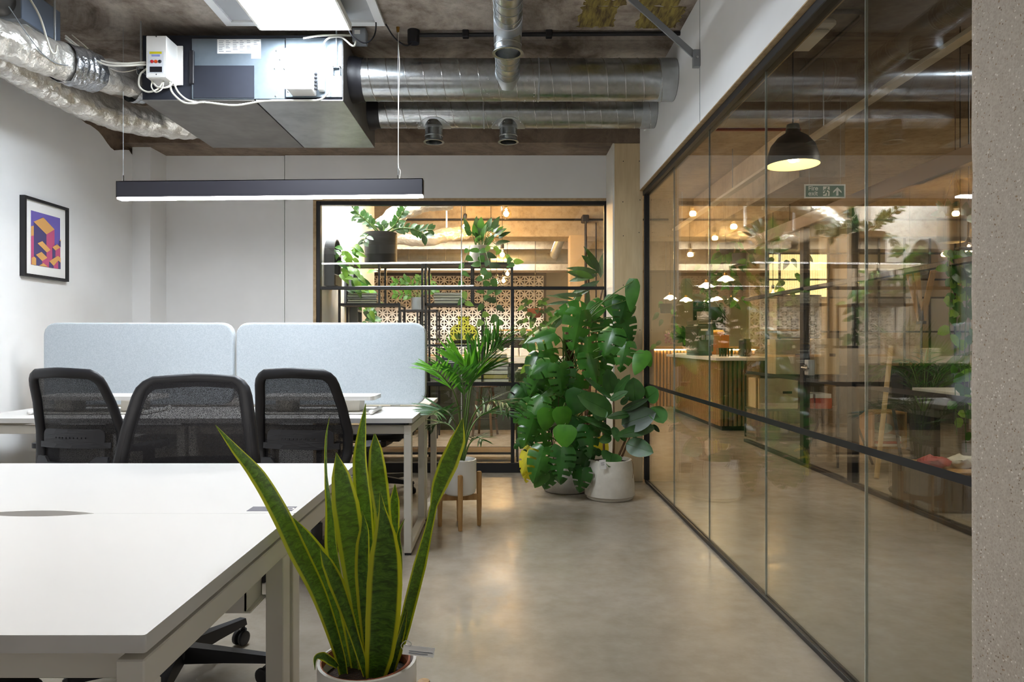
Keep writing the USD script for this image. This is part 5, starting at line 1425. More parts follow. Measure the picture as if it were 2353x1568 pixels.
stack(-.33, .02, 6.58, 6.86, .745, 7, .036, 'at the foot of the right rack', 'large books on the bottom shelf of the right rack', [bk[1], pm('book_ochre', 'c2b46a', .7), bk[1], bk[0]])
# green jar
jx, jy, jz = -.405, 6.72, 1.115
jr = Thing('glass_jar', 'big green glass jar with a plant inside on the right rack', 'jar', (jx, jy, jz))
jr.put('vessel', lathe([(.0, jz + .002), (.10, jz + .002), (.128, jz + .03), (.134, jz + .1), (.128, jz + .155), (.095, jz + .185), (.055, jz + .195), (.055, jz + .25), (.06, jz + .255)], 36, (jx, jy, 0)), glass_green, smooth=40)
jr.put('soil', lathe([(0, jz + .006), (.095, jz + .006), (.118, jz + .03), (.06, jz + .042), (0, jz + .04)], 24, (jx, jy, 0)), soil, smooth=True)
for k in range(6):
    a = k * 1.05
    b = np.array([jx + .04 * math.cos(a), jy + .04 * math.sin(a), jz + .045])
    jr.put('leaf', oriented(leaf_mesh(.08, .04, 'oval', 4, .1, .3), b, norm((math.cos(a), math.sin(a), 1.2)), (0, -1, .4)), L_gen[2 * (k % 2)], smooth=True)
jr.put('lid', lathe([(.056, jz + .25), (.062, jz + .252), (.062, jz + .268), (0, jz + .27)], 24, (jx, jy, 0)), glass_green, smooth=40)
# glass cloche of dried stems
gx, gy, gz = -.62, 6.7, 1.115
gc = Thing('glass_cloche', 'small glass dome on a brass base on the right rack', 'glass dome', (gx, gy, gz))
gc.put('dome', lathe([(.052, gz + .015), (.052, gz + .08), (.045, gz + .115), (.028, gz + .138), (.004, gz + .146)], 24, (gx, gy, 0)), glass_clear, smooth=60)
gc.put('base', lathe([(0, gz), (.06, gz), (.06, gz + .012), (0, gz + .015)], 24, (gx, gy, 0)), brass, smooth=40)
for k in range(6):
    gc.put('dried_stem', cyl((gx + .008 * k - .02, gy, gz + .015), (gx + .014 * k - .035, gy, gz + .11), .0015, 5), stem_brown)
# notice board
nb = Thing('notice_board', 'small dark notice board standing behind the palm', 'sign', (-.52, 6.62, .745))
nb.put('board', bx(-.605, -.45, 6.60, 6.612, .86, 1.08), pm('board_dark', '33363f', .6))
nb.put('prop', bx(-.54, -.515, 6.605, 6.66, .745, .9), black_metal)
for z, a, b in ((1.05, -.575, -.48), (.955, -.585, -.47), (.94, -.57, -.485)):
    nb.put('print_line', bx(a, b, 6.598, 6.60, z, z + .008), paper)
nb.put('print_panel', bx(-.585, -.47, 6.598, 6.60, .985, 1.03), pm('board_grey', '9aa0a8', .7))
# side table with green velvet
vt = Thing('side_table', 'black side table right of the rack, behind the palm', 'table', (.35, 6.7, 0))
vt.put('table_top', bx(.09, .45, 6.5, 6.92, .715, .74), black_metal)
for x in (.1, .42):
    for y in (6.51, 6.89):
        vt.put('leg', bx(x, x + .02, y, y + .02, 0, .715), black_metal)
cl = bx(.10, .42, 6.52, 6.85, .741, .875, .02).subdivide().subdivide().subdivide()
v = cl.vertices.copy()
v[:, :2] += (meshkit.fbm(v * 12, 3)[:, None] - .5) * .07 * (v[:, 2:3] < .86)
cl.vertices = v
single('velvet_cloth', cl, velvet, 'folded green velvet cloth on the black side table', 'cloth', smooth=True)
single('tray', bx(.12, .40, 6.55, 6.8, .877, .89, .004), pale_card, 'pale tray lying on the green velvet cloth', 'tray')
for k, (x, c_) in enumerate(((.16, 'c98d2e'), (.26, '7a5aa0'))):
    single('packet', bx(x, x + .07, 6.6, 6.68, .891, .905, .004), pm('packet_' + c_, c_, .6), ('orange packet on the pale tray', 'purple packet on the pale tray')[k], 'packet')
for k in range(2):
    t = Thing('storage_box', ('left white drawer box on the dark green counter', 'right white drawer box on the dark green counter')[k], 'box', (.0 + .3 * k, 9.1, .951))
    t.put('body', bx(-.12 + .30 * k, .17 + .30 * k, 9.0, 9.22, .951, 1.06, .008), white_plastic)
    t.put('front', bx(-.11 + .30 * k, .16 + .30 * k, 8.992, 9.0, .958, 1.05, .004), white_plastic)
# stools under the counter
def stool(label, x, y, h=.62):
    t = Thing('bar_stool', label, 'stool', (x, y, 0))
    t.put('seat', lathe([(0, h - .03), (.15, h - .03), (.16, h - .015), (.15, h), (0, h + .003)], 24, (x, y, 0)), wood_dark, smooth=40)
    for k in range(4):
        a = k * PI / 2 + .5
        t.put('leg', bar((x + .1 * math.cos(a), y + .1 * math.sin(a), h - .03), (x + .17 * math.cos(a), y + .17 * math.sin(a), 0), .028), wood_dark)
    t.put('footrest', lathe([(.135, .2), (.145, .2), (.145, .212), (.135, .212), (.135, .2)], 24, (x, y, 0)), black_metal)
stool('dark wooden stool before the green counter, left of the window mullion', -.25, 8.5)
stool('dark wooden stool before the green counter, far left in the window', -1.5, 8.7)
# variegated plant and hanging basket behind the glass
vp = Thing('variegated_plant', 'pale variegated leafy plant behind the glass left of the moss pole', 'plant', (.38, 6.5, 0))
round_pot(vp, .36 + .33, 6.55, 0, .12, .15, .3, pot_conc)
for k in range(34):
    b = np.array([.69 + R.uniform(-.04, .04), 6.55, .28])
    tip = at(R.uniform(1205, 1275), R.uniform(785, 925), R.uniform(6.35, 6.6))
    P = spline([b, b + np.array([(tip[0] - b[0]) * .4, 0, (tip[2] - b[2]) * .75]), tip], 6)
    vp.put('stem', tube(P, .0035, 5), stem_green, smooth=True)
    d = norm((R.uniform(-1, 1), R.uniform(-.6, 0), R.uniform(-1, .3)))
    vp.put('leaf', oriented(leaf_mesh(R.uniform(.1, .15), R.uniform(.05, .075), 'oval', 5, .15, .3), P[-1], d, norm((R.uniform(-.3, .3), -1, .6))), L_gen[R.choice([3, 3, 2, 0])], smooth=True)
hb = Thing('hanging_basket', 'hanging basket of trailing leaves before the end of the breeze block screen', 'hanging plant', (.45, 10.5, 1.5))
hx = (1230 - CX) * 10.5 / F
hb.put('basket', lathe([(0, 1.50), (.07, 1.51), (.12, 1.58), (.13, 1.64), (.12, 1.64), (0, 1.6)], 20, (hx, 10.5, 0)), terracotta, smooth=40)
hb.put('cord', cyl((hx, 10.5, 1.62), (hx, 10.5, ZC), .004, 5), black_plastic)
for k in range(46):
    a = R.uniform(0, 6.28)
    p = np.array([hx + R.uniform(.05, .22) * math.cos(a), 10.5 + R.uniform(-.15, .1), R.uniform(1.12, 1.78)])
    hb.put('leaf', oriented(leaf_mesh(.11, .07, 'heart', 4, .1, .3), p, norm((math.cos(a), -.3, R.uniform(-1, .3))), (0, -1, .5)), L_gen[k % 2], smooth=True)
# tall cane plant behind the glass at the right of the window
tc = Thing('cane_plant', 'tall dark narrow leaved cane plant behind the glass, rising beyond the transom', 'plant', (.85, 6.45, 0))
round_pot(tc, .80, 6.98, 0, .13, .16, .32, pot_black)
for sx_, top in ((.80, (1385, 660)), (.84, (1372, 690)), (.76, (1330, 715)), (.82, (1352, 640))):
    e = at(*top, 6.9)
    P = spline([(sx_, 6.98, .3), (sx_ + .01, 6.95, .9), e], 6)
    tc.put('cane', tube(P, .011, 8), stem_brown, smooth=True)
CN = [(1380, 640, 275, 62, 13), (1378, 622, 225, 48, 17), (1376, 628, 195, 66, 13), (1374, 632, 172, 62, 14), (1370, 650, 160, 58, 13), (1378, 645, 150, 68, 15), (1382, 635, 245, 70, 15), (1365, 640, 200, 52, 14), (1388, 660, 60, 50, 13),
      (1340, 680, 185, 60, 9), (1335, 690, 160, 66, 9), (1330, 700, 140, 74, 12), (1320, 690, 196, 58, 7), (1318, 694, 178, 60, 7), (1345, 695, 110, 60, 11), (1355, 700, 80, 62, 11), (1372, 690, 100, 64, 12), (1362, 690, 125, 60, 11),
      (1315, 705, 150, 70, 12), (1300, 720, 135, 66, 11), (1338, 670, 120, 52, 10), (1352, 668, 95, 55, 10), (1325, 720, 110, 60, 11), (1392, 690, 85, 70, 12), (1345, 640, 205, 40, 12)]
for px, py, an, lp_, wp in CN:
    b = at(px, py, 6.85)
    a = math.radians(an)
    d = norm((math.cos(a), R.uniform(-.35, .3), -math.sin(a)))
    tc.put('leaf', oriented(leaf_mesh(lp_ * 6.85 / F * 1.15, wp * 6.85 / F * 1.2, 'lance', 6, .2, .2), b, d, norm((R.uniform(-.5, .5), -1, R.uniform(.2, .9)))), L_gen[1] if R.random() < .75 else L_gen[0], smooth=True)

# ------------------------------------------------------------------ corridor, bar and meeting room
w3 = struct('window_3', label='black framed glass front of the meeting room across the corridor')
XM = 2.75
for z0, z1 in ((0, .03), (1.605, 1.64), (2.19, 2.30)):
    w3.put('rail', bx(XM - .03, XM + .03, YN, 7.96, z0, z1, .003), black_metal if z0 < 2 else pm('beam_brown', 'a38d79', .6))
for y in (6.4, 5.51):
    w3.put('post', bx(XM - .03, XM + .03, y - .04, y + .04, .03, 2.19, .003), black_metal)
ys = [7.955, 6.44, 5.55, 4.74, 3.9, 3.06, 2.2, 1.3, .4, YN]
for k, (a, b) in enumerate(zip(ys[:-1], ys[1:])):
    a = a - .08 if k in (1, 2) and k == 1 else a
    w3.put('pane', bx(XM - .005, XM + .005, b + .002, a - .002, .03, 2.19), glass_far)
w3.put('manifestation_strip', bx(XM - .008, XM - .006, YN, 7.955, .775, .81), black_metal)
dn = struct('door_1', label='lever handled glass door of the meeting room')
hy, hz = 6.30, H + (CY - 845) * 6.3 / F
dn.put('door_lock', bx(XM - .03, XM + .03, hy - .04, hy + .04, hz - .07, hz + .07, .004), steel)
dn.put('rose', lathe([(0, -.05), (.03, -.05), (.032, -.03), (.032, 0)], 20, (XM, hy, hz), 'x'), chrome, smooth=40)
dn.put('door_handle', cat(cyl((XM - .07, hy, hz), (XM - .03, hy, hz), .01, 10), cyl((XM - .07, hy + .005, hz), (XM - .07, hy - .13, hz - .005), .009, 10)), chrome, smooth=60)

# cafe bar with wooden slats
cb_ = Thing('slatted_bar', 'slatted wooden cafe bar with white top at the end of the corridor', 'bar counter', (3.1, 10.2, 0))
cb_.put('body', bx(2.76, 3.55, 8.92, 11.5, .06, .90), wood_dark)
cb_.put('plinth', bx(2.78, 3.53, 8.95, 11.48, 0, .06), black_plastic)
cb_.put('countertop', bx(2.66, 3.62, 8.82, 11.55, .90, .94, .004), white_lam)
for k in range(14):
    x = 2.745 + k * .057
    cb_.put('slat', bx(x, x + .034, 8.895, 8.92, .06, .90, .003), slat_dark)
for k in range(58):
    y = 8.93 + k * .0443
    cb_.put('slat', bx(2.738, 2.76, y, y + .022, .06, .90), slat_wood)
bb = Thing('slatted_bar', 'further slatted counter with a glowing strip under its top', 'bar counter', (2.9, 12.3, 0))
bb.put('body', bx(2.62, 4.4, 12.32, 12.9, 0, 1.02), wood_dark)
bb.put('countertop', bx(2.58, 4.45, 12.2, 12.95, 1.02, 1.06, .004), oak)
bb.put('light_strip', bx(2.62, 4.4, 12.27, 12.285, .995, 1.012), strip_led)
for k in range(30):
    x = 2.62 + k * .06
    bb.put('slat', bx(x, x + .036, 12.295, 12.32, 0, .99, .003), slat_wood)
# things on the bar
em_ = Thing('espresso_machine', 'dark espresso machine standing on the slatted bar', 'coffee machine', (3.1, 10.4, .94))
em_.put('body', bx(2.78, 3.02, 10.1, 10.8, .98, 1.40, .03), pm('machine_green', '4d5042', .35, .4))
em_.put('base', bx(2.80, 3.0, 10.12, 10.78, .94, .98), black_plastic)
em_.put('cup_rail', cat(bx(2.8, 3.0, 10.12, 10.78, 1.40, 1.415), bx(2.8, 2.81, 10.12, 10.78, 1.415, 1.46), bx(2.99, 3.0, 10.12, 10.78, 1.415, 1.46)), chrome)
em_.put('badge', bx(2.83, 2.93, 10.095, 10.1, 1.3, 1.33), pale_card)
for k in range(3):
    em_.put('group_head', lathe([(0, 1.17), (.03, 1.17), (.03, 1.24), (0, 1.24)], 14, (2.86 + .06 * k, 10.07, 0)), chrome, smooth=40)
for k in range(7):
    x, y = 2.80 + .075 * (k % 4) + .02, 9.1 + .11 * (k // 4) + .02 * (k % 2)
    GL = ('nearest the viewer', 'second from the viewer', 'third from the viewer', 'fourth from the viewer', 'fifth from the viewer', 'sixth from the viewer', 'furthest from the viewer')[k]
    single('drinking_glass', lathe([(0, .942), (.03, .942), (.036, 1.06), (.033, 1.06), (.028, .95), (0, .948)], 16, (x, y, 0)), glass_clear, 'clear drinking glass on the slatted bar, ' + GL, 'glass', 'drinking glasses on the slatted bar', smooth=40)
nw = single('newspaper', bx(2.72, 3.02, 11.0, 11.4, .941, .96, .004), paper, 'folded newspaper on the far end of the slatted bar', 'newspaper')
tr = Thing('grinder', 'black coffee grinder beside the drinking glasses on the bar', 'coffee grinder', (3.3, 9.6, .94))
tr.put('body', bx(3.24, 3.36, 9.5, 9.7, .94, 1.18, .02), black_metal)
tr.put('hopper', lathe([(.03, 1.18), (.065, 1.26), (.065, 1.32), (0, 1.325)], 18, (3.30, 9.6, 0)), glass_clear, smooth=40)
ob = single('wooden_crate', bx(3.12, 3.5, 10.9, 11.3, .941, 1.25, .004), pm('crate_orange', 'b3682c', .6), 'orange brown wooden crate behind the espresso machine', 'crate')
yb_ = single('paper_bag', cat(bx(3.25, 3.47, 11.0, 11.2, 1.251, 1.33, .03)), pm('bag_yellow', 'd3a21a', .6), 'yellow bag on top of the orange brown crate', 'bag')
bp = Thing('leafy_plant', 'bushy dark leaved plant on the counter with the glowing strip', 'plant', (3.15, 12.5, 1.06))
bxp = (1580 - CX) * 12.5 / F
round_pot(bp, bxp, 12.5, 1.06, .08, .1, .14, pot_black)
for k in range(30):
    a = R.uniform(0, 6.28)
    b = np.array([bxp + R.uniform(-.06, .06), 12.5, 1.2 + R.uniform(-.03, .12)])
    d = norm((math.cos(a) * .8, -.4, R.uniform(-.2, 1)))
    bp.put('leaf', oriented(leaf_mesh(R.uniform(.18, .26), R.uniform(.07, .1), 'oval', 5, .15, .3), b, d, (R.uniform(-.4, .4), -1, .5)), L_gen[k % 2], smooth=True)
vs = Thing('flower_vase', 'glass vase of pink flowers on the counter with the glowing strip', 'vase', (2.9, 12.4, 1.06))
vx = (1536 - CX) * 12.4 / F
vs.put('vessel', lathe([(0, 1.062), (.05, 1.062), (.07, 1.15), (.1, 1.34), (.097, 1.34), (.065, 1.15), (.04, 1.075), (0, 1.07)], 20, (vx, 12.4, 0)), glass_clear, smooth=40)
pink = pm('petal_pink', 'a5708a', .6)
for k in range(12):
    a = k * 2.4
    vs.put('flower', trimesh.creation.icosphere(1, .024).apply_translation((vx + .05 * math.cos(a), 12.4 + .04 * math.sin(a), 1.12 + .015 * k)), pink, smooth=True)
# shallow glowing pendants over the bar
def opal(px, py, Y, label, r=.09):
    x, y, z = at(px, py, Y)
    t = Thing('opal_pendant', label, 'pendant light', (x, y, z))
    t.put('shade', lathe([(.02, z + r * .62), (r * .4, z + r * .5), (r * .95, z + r * .12), (r, z), (r * .96, z + .002), (r * .4, z + r * .44), (.02, z + r * .55)], 22, (x, y, 0)), warm_glow, smooth=40)
    t.put('lamp', trimesh.creation.icosphere(2, r * .34).apply_translation((x, y, z + .01)), warm_glow, smooth=True)
    t.put('cap', lathe([(.022, z + r * .6), (.022, z + r * .95), (0, z + r)], 12, (x, y, 0)), brass, smooth=40)
    t.put('cord', cyl((x, y, z + r), (x, y, ZC if Y < 13 else ZC), .0035, 5), black_plastic)
for px, py, Y, lab in ((1540, 687, 11.0, 'leftmost shallow glowing pendant over the slatted bars'), (1576, 692, 11.4, 'second shallow glowing pendant from the left over the slatted bars'), (1623, 660, 9.2, 'shallow glowing pendant higher up, left of the highest one'), (1667, 645, 8.6, 'highest shallow glowing pendant over the slatted bars'),
                       (1682, 692, 11.2, 'shallow glowing pendant right of the tight row over the bar')):
    opal(px, py, Y, lab, .10)
for k, px in enumerate((1628, 1637, 1648)):
    opal(px, 693 - 2 * k, 11.8 - .4 * k, ('left', 'middle', 'right')[k] + ' pendant of the tight row of three over the bar', .08)
# far door and green exit sign
d2 = struct('door_2', label='dark framed door in the far cafe wall')
fx2 = lambda px: (px - CX) * 16.4 / F
fz2 = lambda py: H + (CY - py) * 16.4 / F
d2.put('frame', bx(fx2(1595), fx2(1668), 16.44, 16.5, 0, fz2(706)), green_dark)
d2.put('leaf', bx(fx2(1602), fx2(1632), 16.42, 16.44, 0, fz2(716)), white_plastic)
d2.put('leaf', bx(fx2(1634), fx2(1662), 16.42, 16.44, 0, fz2(716)), green_dark)
d2.put('door_handle', bx(fx2(1630), fx2(1631), 16.40, 16.42, .95, 1.1), chrome)
green_sign = pm('sign_green', '3f6f56', .5)
green_lit = pm('sign_green_far', '2f7d4a', .5)
white_sign = pm('sign_white', 'f3f5ef', .6)
def man(h):
    """The running figure of an exit sign, h tall, as flat polygons."""
    from shapely.geometry import LineString, Point
    parts = [Point(.56, .9).buffer(.085), LineString([(.5, .76), (.40, .46)]).buffer(.085), LineString([(.40, .46), (.62, .34), (.56, .06)]).buffer(.06), LineString([(.40, .46), (.3, .24), (.02, .2)]).buffer(.06), LineString([(.5, .74), (.74, .62), (.86, .5)]).buffer(.045), LineString([(.5, .74), (.26, .68), (.18, .5)]).buffer(.045)]
    from shapely import affinity
    return affinity.scale(unary_union(parts), h, h, origin=(0, 0))
def arrow(h):
    from shapely import affinity
    return affinity.scale(Polygon([(.5, 1), (1, .5), (1, .3), (.62, .62), (.62, 0), (.38, 0), (.38, .62), (0, .3), (0, .5)]), h, h, origin=(0, 0))
es = Thing('exit_sign', 'small green running man sign over the far door', 'sign', (fx2(1612), 16.48, fz2(705)))
ew, eh = .36, .12
ex0, ez0 = fx2(1595), fz2(705) + .002
es.put('plate', bx(ex0, ex0 + ew, 16.47, 16.495, ez0, ez0 + eh, .003), green_lit)
es.put('running_man', place(prism(man(.09), .002), (1, 0, 0), (0, 0, 1), (0, -1, 0), (ex0 + .05, 16.47, ez0 + .015)), white_sign)
es.put('arrow', place(prism(arrow(.09), .002), (1, 0, 0), (0, 0, 1), (0, -1, 0), (ex0 + .22, 16.47, ez0 + .015)), white_sign)
# fire exit sign in the corridor
fs = Thing('exit_sign', 'green and white Fire exit sign hanging in the corridor', 'sign', (2.52, 5.5, 2.27))
sy = 5.5
X0, X1 = (1848 - CX) * sy / F, (1943 - CX) * sy / F
Zb, Zt = H + (CY - 456) * sy / F, H + (CY - 423.5) * sy / F
fs.put('plate', bx(X0, X1, sy, sy + .004, Zb, Zt, .001), white_sign)
gp_ = fs.put('green_field', bx(X0 + .012, X1 - .012, sy - .001, sy, Zb + .012, Zt - .012), green_sign)
hh = Zt - Zb
for k, w in enumerate(('Fire', 'exit')):
    fs.put('lettering', place(meshkit.text_mesh(w, .032, .001, True), (1, 0, 0), (0, 0, 1), (0, -1, 0), (X0 + .03, sy - .001, Zb + .063 - .041 * k)), white_sign)
mw = .052
fs.put('figure_panel', bx(X0 + .148, X0 + .148 + mw, sy - .002, sy - .001, Zb + .018, Zt - .018), white_sign)
fs.put('running_man', place(prism(man(.074), .001), (1, 0, 0), (0, 0, 1), (0, -1, 0), (X0 + .139, sy - .002, Zb + .018)), green_sign)
fs.put('arrow', place(prism(arrow(.066), .001), (1, 0, 0), (0, 0, 1), (0, -1, 0), (X0 + .228, sy - .001, Zb + .022)), white_sign)
for x in (X0 + .04, X1 - .04):
    fs.put('hanger', cyl((x, sy + .002, Zt), (x, sy + .002, ZC), .0015, 5), steel)
# dome pendant in the corridor
dx_, dy_, dz_ = at(1822, 380, 4.3)
dp = Thing('dome_pendant', 'black dome pendant with a warm pale inside hanging in the corridor', 'pendant light', (dx_, dy_, dz_))
dp.put('shade', lathe([(.157, dz_), (.152, dz_ + .05), (.13, dz_ + .12), (.09, dz_ + .17), (.045, dz_ + .20), (.036, dz_ + .25), (.0, dz_ + .255)], 40, (dx_, dy_, 0)), black_metal, smooth=50)
dp.put('reflector', lathe([(.155, dz_ + .0005), (.149, dz_ + .05), (.126, dz_ + .118), (.086, dz_ + .166), (0, dz_ + .19)], 40, (dx_, dy_, 0)), pm('reflector_cream', 'eadfb4', .6), smooth=50)
dp.put('lamp', trimesh.creation.icosphere(2, .035).apply_translation((dx_, dy_, dz_ + .05)), em('dome_lamp', (1.0, .78, .46), 15.0), smooth=True)
dp.put('cord', cyl((dx_, dy_, dz_ + .25), (dx_, dy_, ZC), .004, 6), black_plastic)
# ceiling things in the corridor
ct = Thing('cable_tray', 'long pale strip of cable tray running along the corridor ceiling', 'cable tray', (2.28, 7, 2.64))
ct.put('tray', bx(2.245, 2.315, 2.0, 9.4, 2.64, 2.665, .002), pm('tray_pale', 'cdc2af', .5))
for y in (3.0, 5.0, 7.0, 9.0):
    ct.put('drop_rod', cyl((2.28, y, 2.665), (2.28, y, ZC - .001), .005, 6), steel)
single('sprinkler_pipe', cyl((1.75, 6.0, 2.97), (2.54, 6.0, 2.97), .014, 10), pm('pipe_red', '8e2f24', .5), 'red pipe under the corridor ceiling', 'pipe', smooth=60)
el = Thing('emergency_light', 'white emergency light fitting on the corridor ceiling', 'ceiling light', (1.87, 4.35, 3.03))
el.put('body', bx(1.76, 1.98, 4.15, 4.5, 3.02, ZC, .02), white_plastic)
el.put('lens', bx(1.79, 1.95, 4.18, 4.47, 3.0, 3.02, .008), paper)
for k, (a, b) in enumerate((((1.2, 4.05, 3.06), (2.1, 4.05, 3.06)), ((1.25, 4.5, 3.06), (1.75, 4.5, 3.06)))):
    single('conduit', tube([a, (b[0] - .06, b[1], b[2]), (b[0] - .018, b[1] + .018, b[2]), (b[0], b[1] + .06, b[2]), (b[0], b[1] + .9, b[2])], .014, 8), black_plastic, ('nearer black bent conduit on the corridor ceiling', 'further black bent conduit on the corridor ceiling')[k], 'conduit', smooth=60)
# storage wall past the meeting room
ga = lambda px, py, Y: at(px, py, Y)
sw = Thing('storage_shelf', 'low black shelf frame holding plywood boxes behind the meeting room glass', 'shelving unit', (3.6, 8.2, 0))
for z in (.02, .34, .735):
    sw.put('shelf', bx(2.88, 4.6, 8.0, 8.4, z, z + .025), black_metal)
for x in (2.88, 3.40, 3.98, 4.58):
    for y in (8.0, 8.38):
        sw.put('post', bx(x, x + .02, y, y + .02, 0, .735), black_metal)
def plybox(label, x0, x1, y0, y1, z0, z1):
    t = Thing('plywood_box', label, 'storage box', ((x0 + x1) / 2, (y0 + y1) / 2, z0))
    t.put('carcass', bx(x0, x1, y0 + .018, y1, z0, z1, .002), ply)
    t.put('front_panel', bx(x0 + .002, x1 - .002, y0, y0 + .016, z0 + .003, z1 - .003, .002), ply)
    w_ = x1 - x0
    t.put('hand_slot', bx(x0 + w_ * .6, x0 + w_ * .84, y0 - .001, y0 + .002, z0 + (z1 - z0) * .5, z0 + (z1 - z0) * .58), black_plastic)
    return t
plybox('plywood box with a black hand slot on the lower shelf beside the door post', 2.92, 3.36, 8.0, 8.38, .366, .72)
plybox('upper plywood box with a black hand slot, right of the door lock', 3.57, 3.86, 8.05, 8.35, .761, 1.18)
plybox('plywood box left of the door lock on top of the shelf', 3.12, 3.50, 8.05, 8.35, .761, 1.17)
for k, (x0, x1, c_) in enumerate(((3.44, 3.55, red_mat), (3.57, 3.76, red_mat))):
    t = Thing('file_box', ('left', 'right')[k] + ' red and white file box on the lower storage shelf', 'box', ((x0 + x1) / 2, 8.1, .366))
    t.put('body', bx(x0, x1, 8.02, 8.3, .366, .49, .003), c_)
    t.put('lid', bx(x0 - .003, x1 - .01, 8.015, 8.305, .49, .54, .003), paper)
pbd = Thing('pin_board', 'black framed pale board leaning over the plywood boxes', 'board', (3.5, 8.3, 1.2))
pbd.put('panel', bx(3.26, 3.74, 8.30, 8.312, 1.20, 1.68), pm('board_pale', 'a8a395', .6))
for a in (bx(3.24, 3.26, 8.29, 8.32, 1.18, 1.70), bx(3.74, 3.76, 8.29, 8.32, 1.18, 1.70), bx(3.26, 3.74, 8.29, 8.32, 1.18, 1.2), bx(3.26, 3.74, 8.29, 8.32, 1.68, 1.70)):
    pbd.put('frame_bar', a, black_metal)
pbd.put('card', bx(3.40, 3.49, 8.294, 8.30, 1.27, 1.42), black_plastic)
pbd.put('card', bx(3.56, 3.70, 8.294, 8.30, 1.24, 1.46), pm('card_olive', '6b6a4e', .7))
# grid wall with glowing reeded panels
gw = struct('wall_back', label='black gridded wall of pale and glowing panels behind the meeting room')
yw = 9.6
gw.put('backing', bx(3.62, XR, yw + .03, yw + .1, 0, ZC), pm('grid_backing', 'b9ab95', .8))
xs_ = [3.62, 3.78, 4.10, 4.45, 4.8, 5.15, 5.5, 5.85, 6.2, XR]
zs_ = [.0, .8, 1.28, 1.75, 2.0, 2.36, 2.6]
pw = [pm('panel_white', 'c9c3b8', .6), pm('panel_ply', 'bfa680', .6), pm('panel_grey', '827e7a', .6), pm('panel_dark', '3b3733', .6)]
reed = em('reeded_glow', (1.0, .68, .28), .8)
for i in range(9):
    for j in range(6):
        glow = i in (1, 2) and j in (3, 4)
        x0, x1, z0, z1 = xs_[i] + .014, xs_[i + 1] - .014, zs_[j] + .012, zs_[j + 1] - .012
        if glow or (i == 0 and j in (3, 4)):
            n = max(3, int((x1 - x0) / .03))
            xx = np.linspace(x0, x1, n + 1)
            rib = cat([bx(xx[q], xx[q + 1] - .006, yw + .004, yw + .02, z0, z1, .004) for q in range(n)])
            gw.put('reeded_panel', rib, reed)
        else:
            gw.put('panel', bx(x0, x1, yw + .01, yw + .03, z0, z1), pw[R.choice([0, 0, 1, 1, 2])] if j else pw[3])
for x in xs_[:-1]:
    gw.put('mullion', bx(x - .014, x + .014, yw, yw + .03, 0, 2.6), black_metal)
for z in zs_[1:]:
    gw.put('transom', bx(xs_[0], XR, yw - .002, yw + .028, z - .012, z + .012), black_metal)
# meeting room furniture
mt = Thing('meeting_table', 'pale topped meeting table beyond the leaning wooden pole', 'table', (4.1, 5.4, 0))
mt.put('table_top', bx(3.5, 5.2, 4.9, 6.0, .72, .745, .004), white_lam)
for x in (3.6, 5.05):
    for y in (5.0, 5.85):
        mt.put('leg', bx(x, x + .05, y, y + .05, 0, .72), black_metal)
def shell_chair(label, x, y, rz):
    t = Thing('shell_chair', label, 'chair', (x, y, 0), rz)
    v, f = [], []
    for i, (yy_, z_) in enumerate(((.22, .45), (.0, .43), (-.16, .44), (-.22, .52), (-.25, .68), (-.26, .80))):
        for k in np.linspace(-1, 1, 7):
            v.append((.23 * k * (1 - .08 * i), yy_ + .05 * k * k * (i > 2), z_ + .07 * k * k * (i < 4)))
    for i in range(5):
        for j in range(6):
            a = i * 7 + j
            f += [[a, a + 1, a + 8], [a, a + 8, a + 7]]
    t.put('seat_shell', M3(v, f), black_soft, own=True, smooth=True)
    for sx in (-1, 1):
        for sy_ in (-1, 1):
            t.put('leg', bar((sx * .1, sy_ * .1, .43), (sx * .22, sy_ * .2, 0), .02), black_metal, own=True)
shell_chair('black shell chair at the left end of the meeting table', 3.12, 6.55, .4)
shell_chair('black shell chair on the near side of the meeting table', 3.75, 4.72, .1)
a_, b_ = at(2014, 1098, 5.75), at(2086, 796, 5.75)
a_[2] = .012
single('wooden_pole', tube([a_, b_ + [0, .25, 0]], .02, 12), pm('pole_wood', 'b99a6a', .5), 'pale wooden pole leaning behind the meeting room glass', 'pole', smooth=60)
ez = Thing('wooden_oars', 'bundle of three wooden staves fanning upwards behind the glass', 'wooden staves', (3.7, 6.7, .74))
bt = at(2117, 745, 7.3)
for tp in ((2086, 620), (2106, 620), (2146, 615)):
    ez.put('stave', bar(bt, at(*tp, 7.3), .055, .02, up=(0, 1, 0)), oak)
ez.put('tie', bx(bt[0] - .035, bt[0] + .035, bt[1] - .03, bt[1] + .03, bt[2] + .0, bt[2] + .03), black_plastic)
ez.put('holder', cat(cyl((bt[0], bt[1], 0), (bt[0], bt[1], bt[2] + .02), .012, 8), lathe([(0, 0), (.14, 0), (.14, .015), (0, .02)], 20, (bt[0], bt[1], 0))), black_metal)
wb = Thing('dumbbell_stand', 'low round black metal base near the foot of the pole', 'stand', (2.95, 5.2, 0))
qx, qy = at(2088, 1130, 5.25)[0], 5.25
wb.put('base', lathe([(0, 0), (.13, 0), (.135, .02), (.1, .05), (.09, .05), (.06, .03), (0, .03)], 28, (qx, qy, 0)), black_metal, smooth=40)
wb.put('stem', cyl((qx - .02, qy, .03), (qx - .06, qy + .1, .62), .012, 8), black_metal)
cr = Thing('paper_crate', 'open pale wooden crate holding papers and a green cloth', 'crate', (4.1, 7.4, 0))
p0, p1 = at(2005, 1028, 7.4), at(2084, 948, 7.4)
cr.put('side', bx(p0[0], p0[0] + .02, 7.4, 7.75, .02, p1[2]), pm('crate_wood', 'b88a63', .6))
cr.put('side', bx(p1[0] - .02, p1[0], 7.4, 7.75, .02, p1[2]), oak)
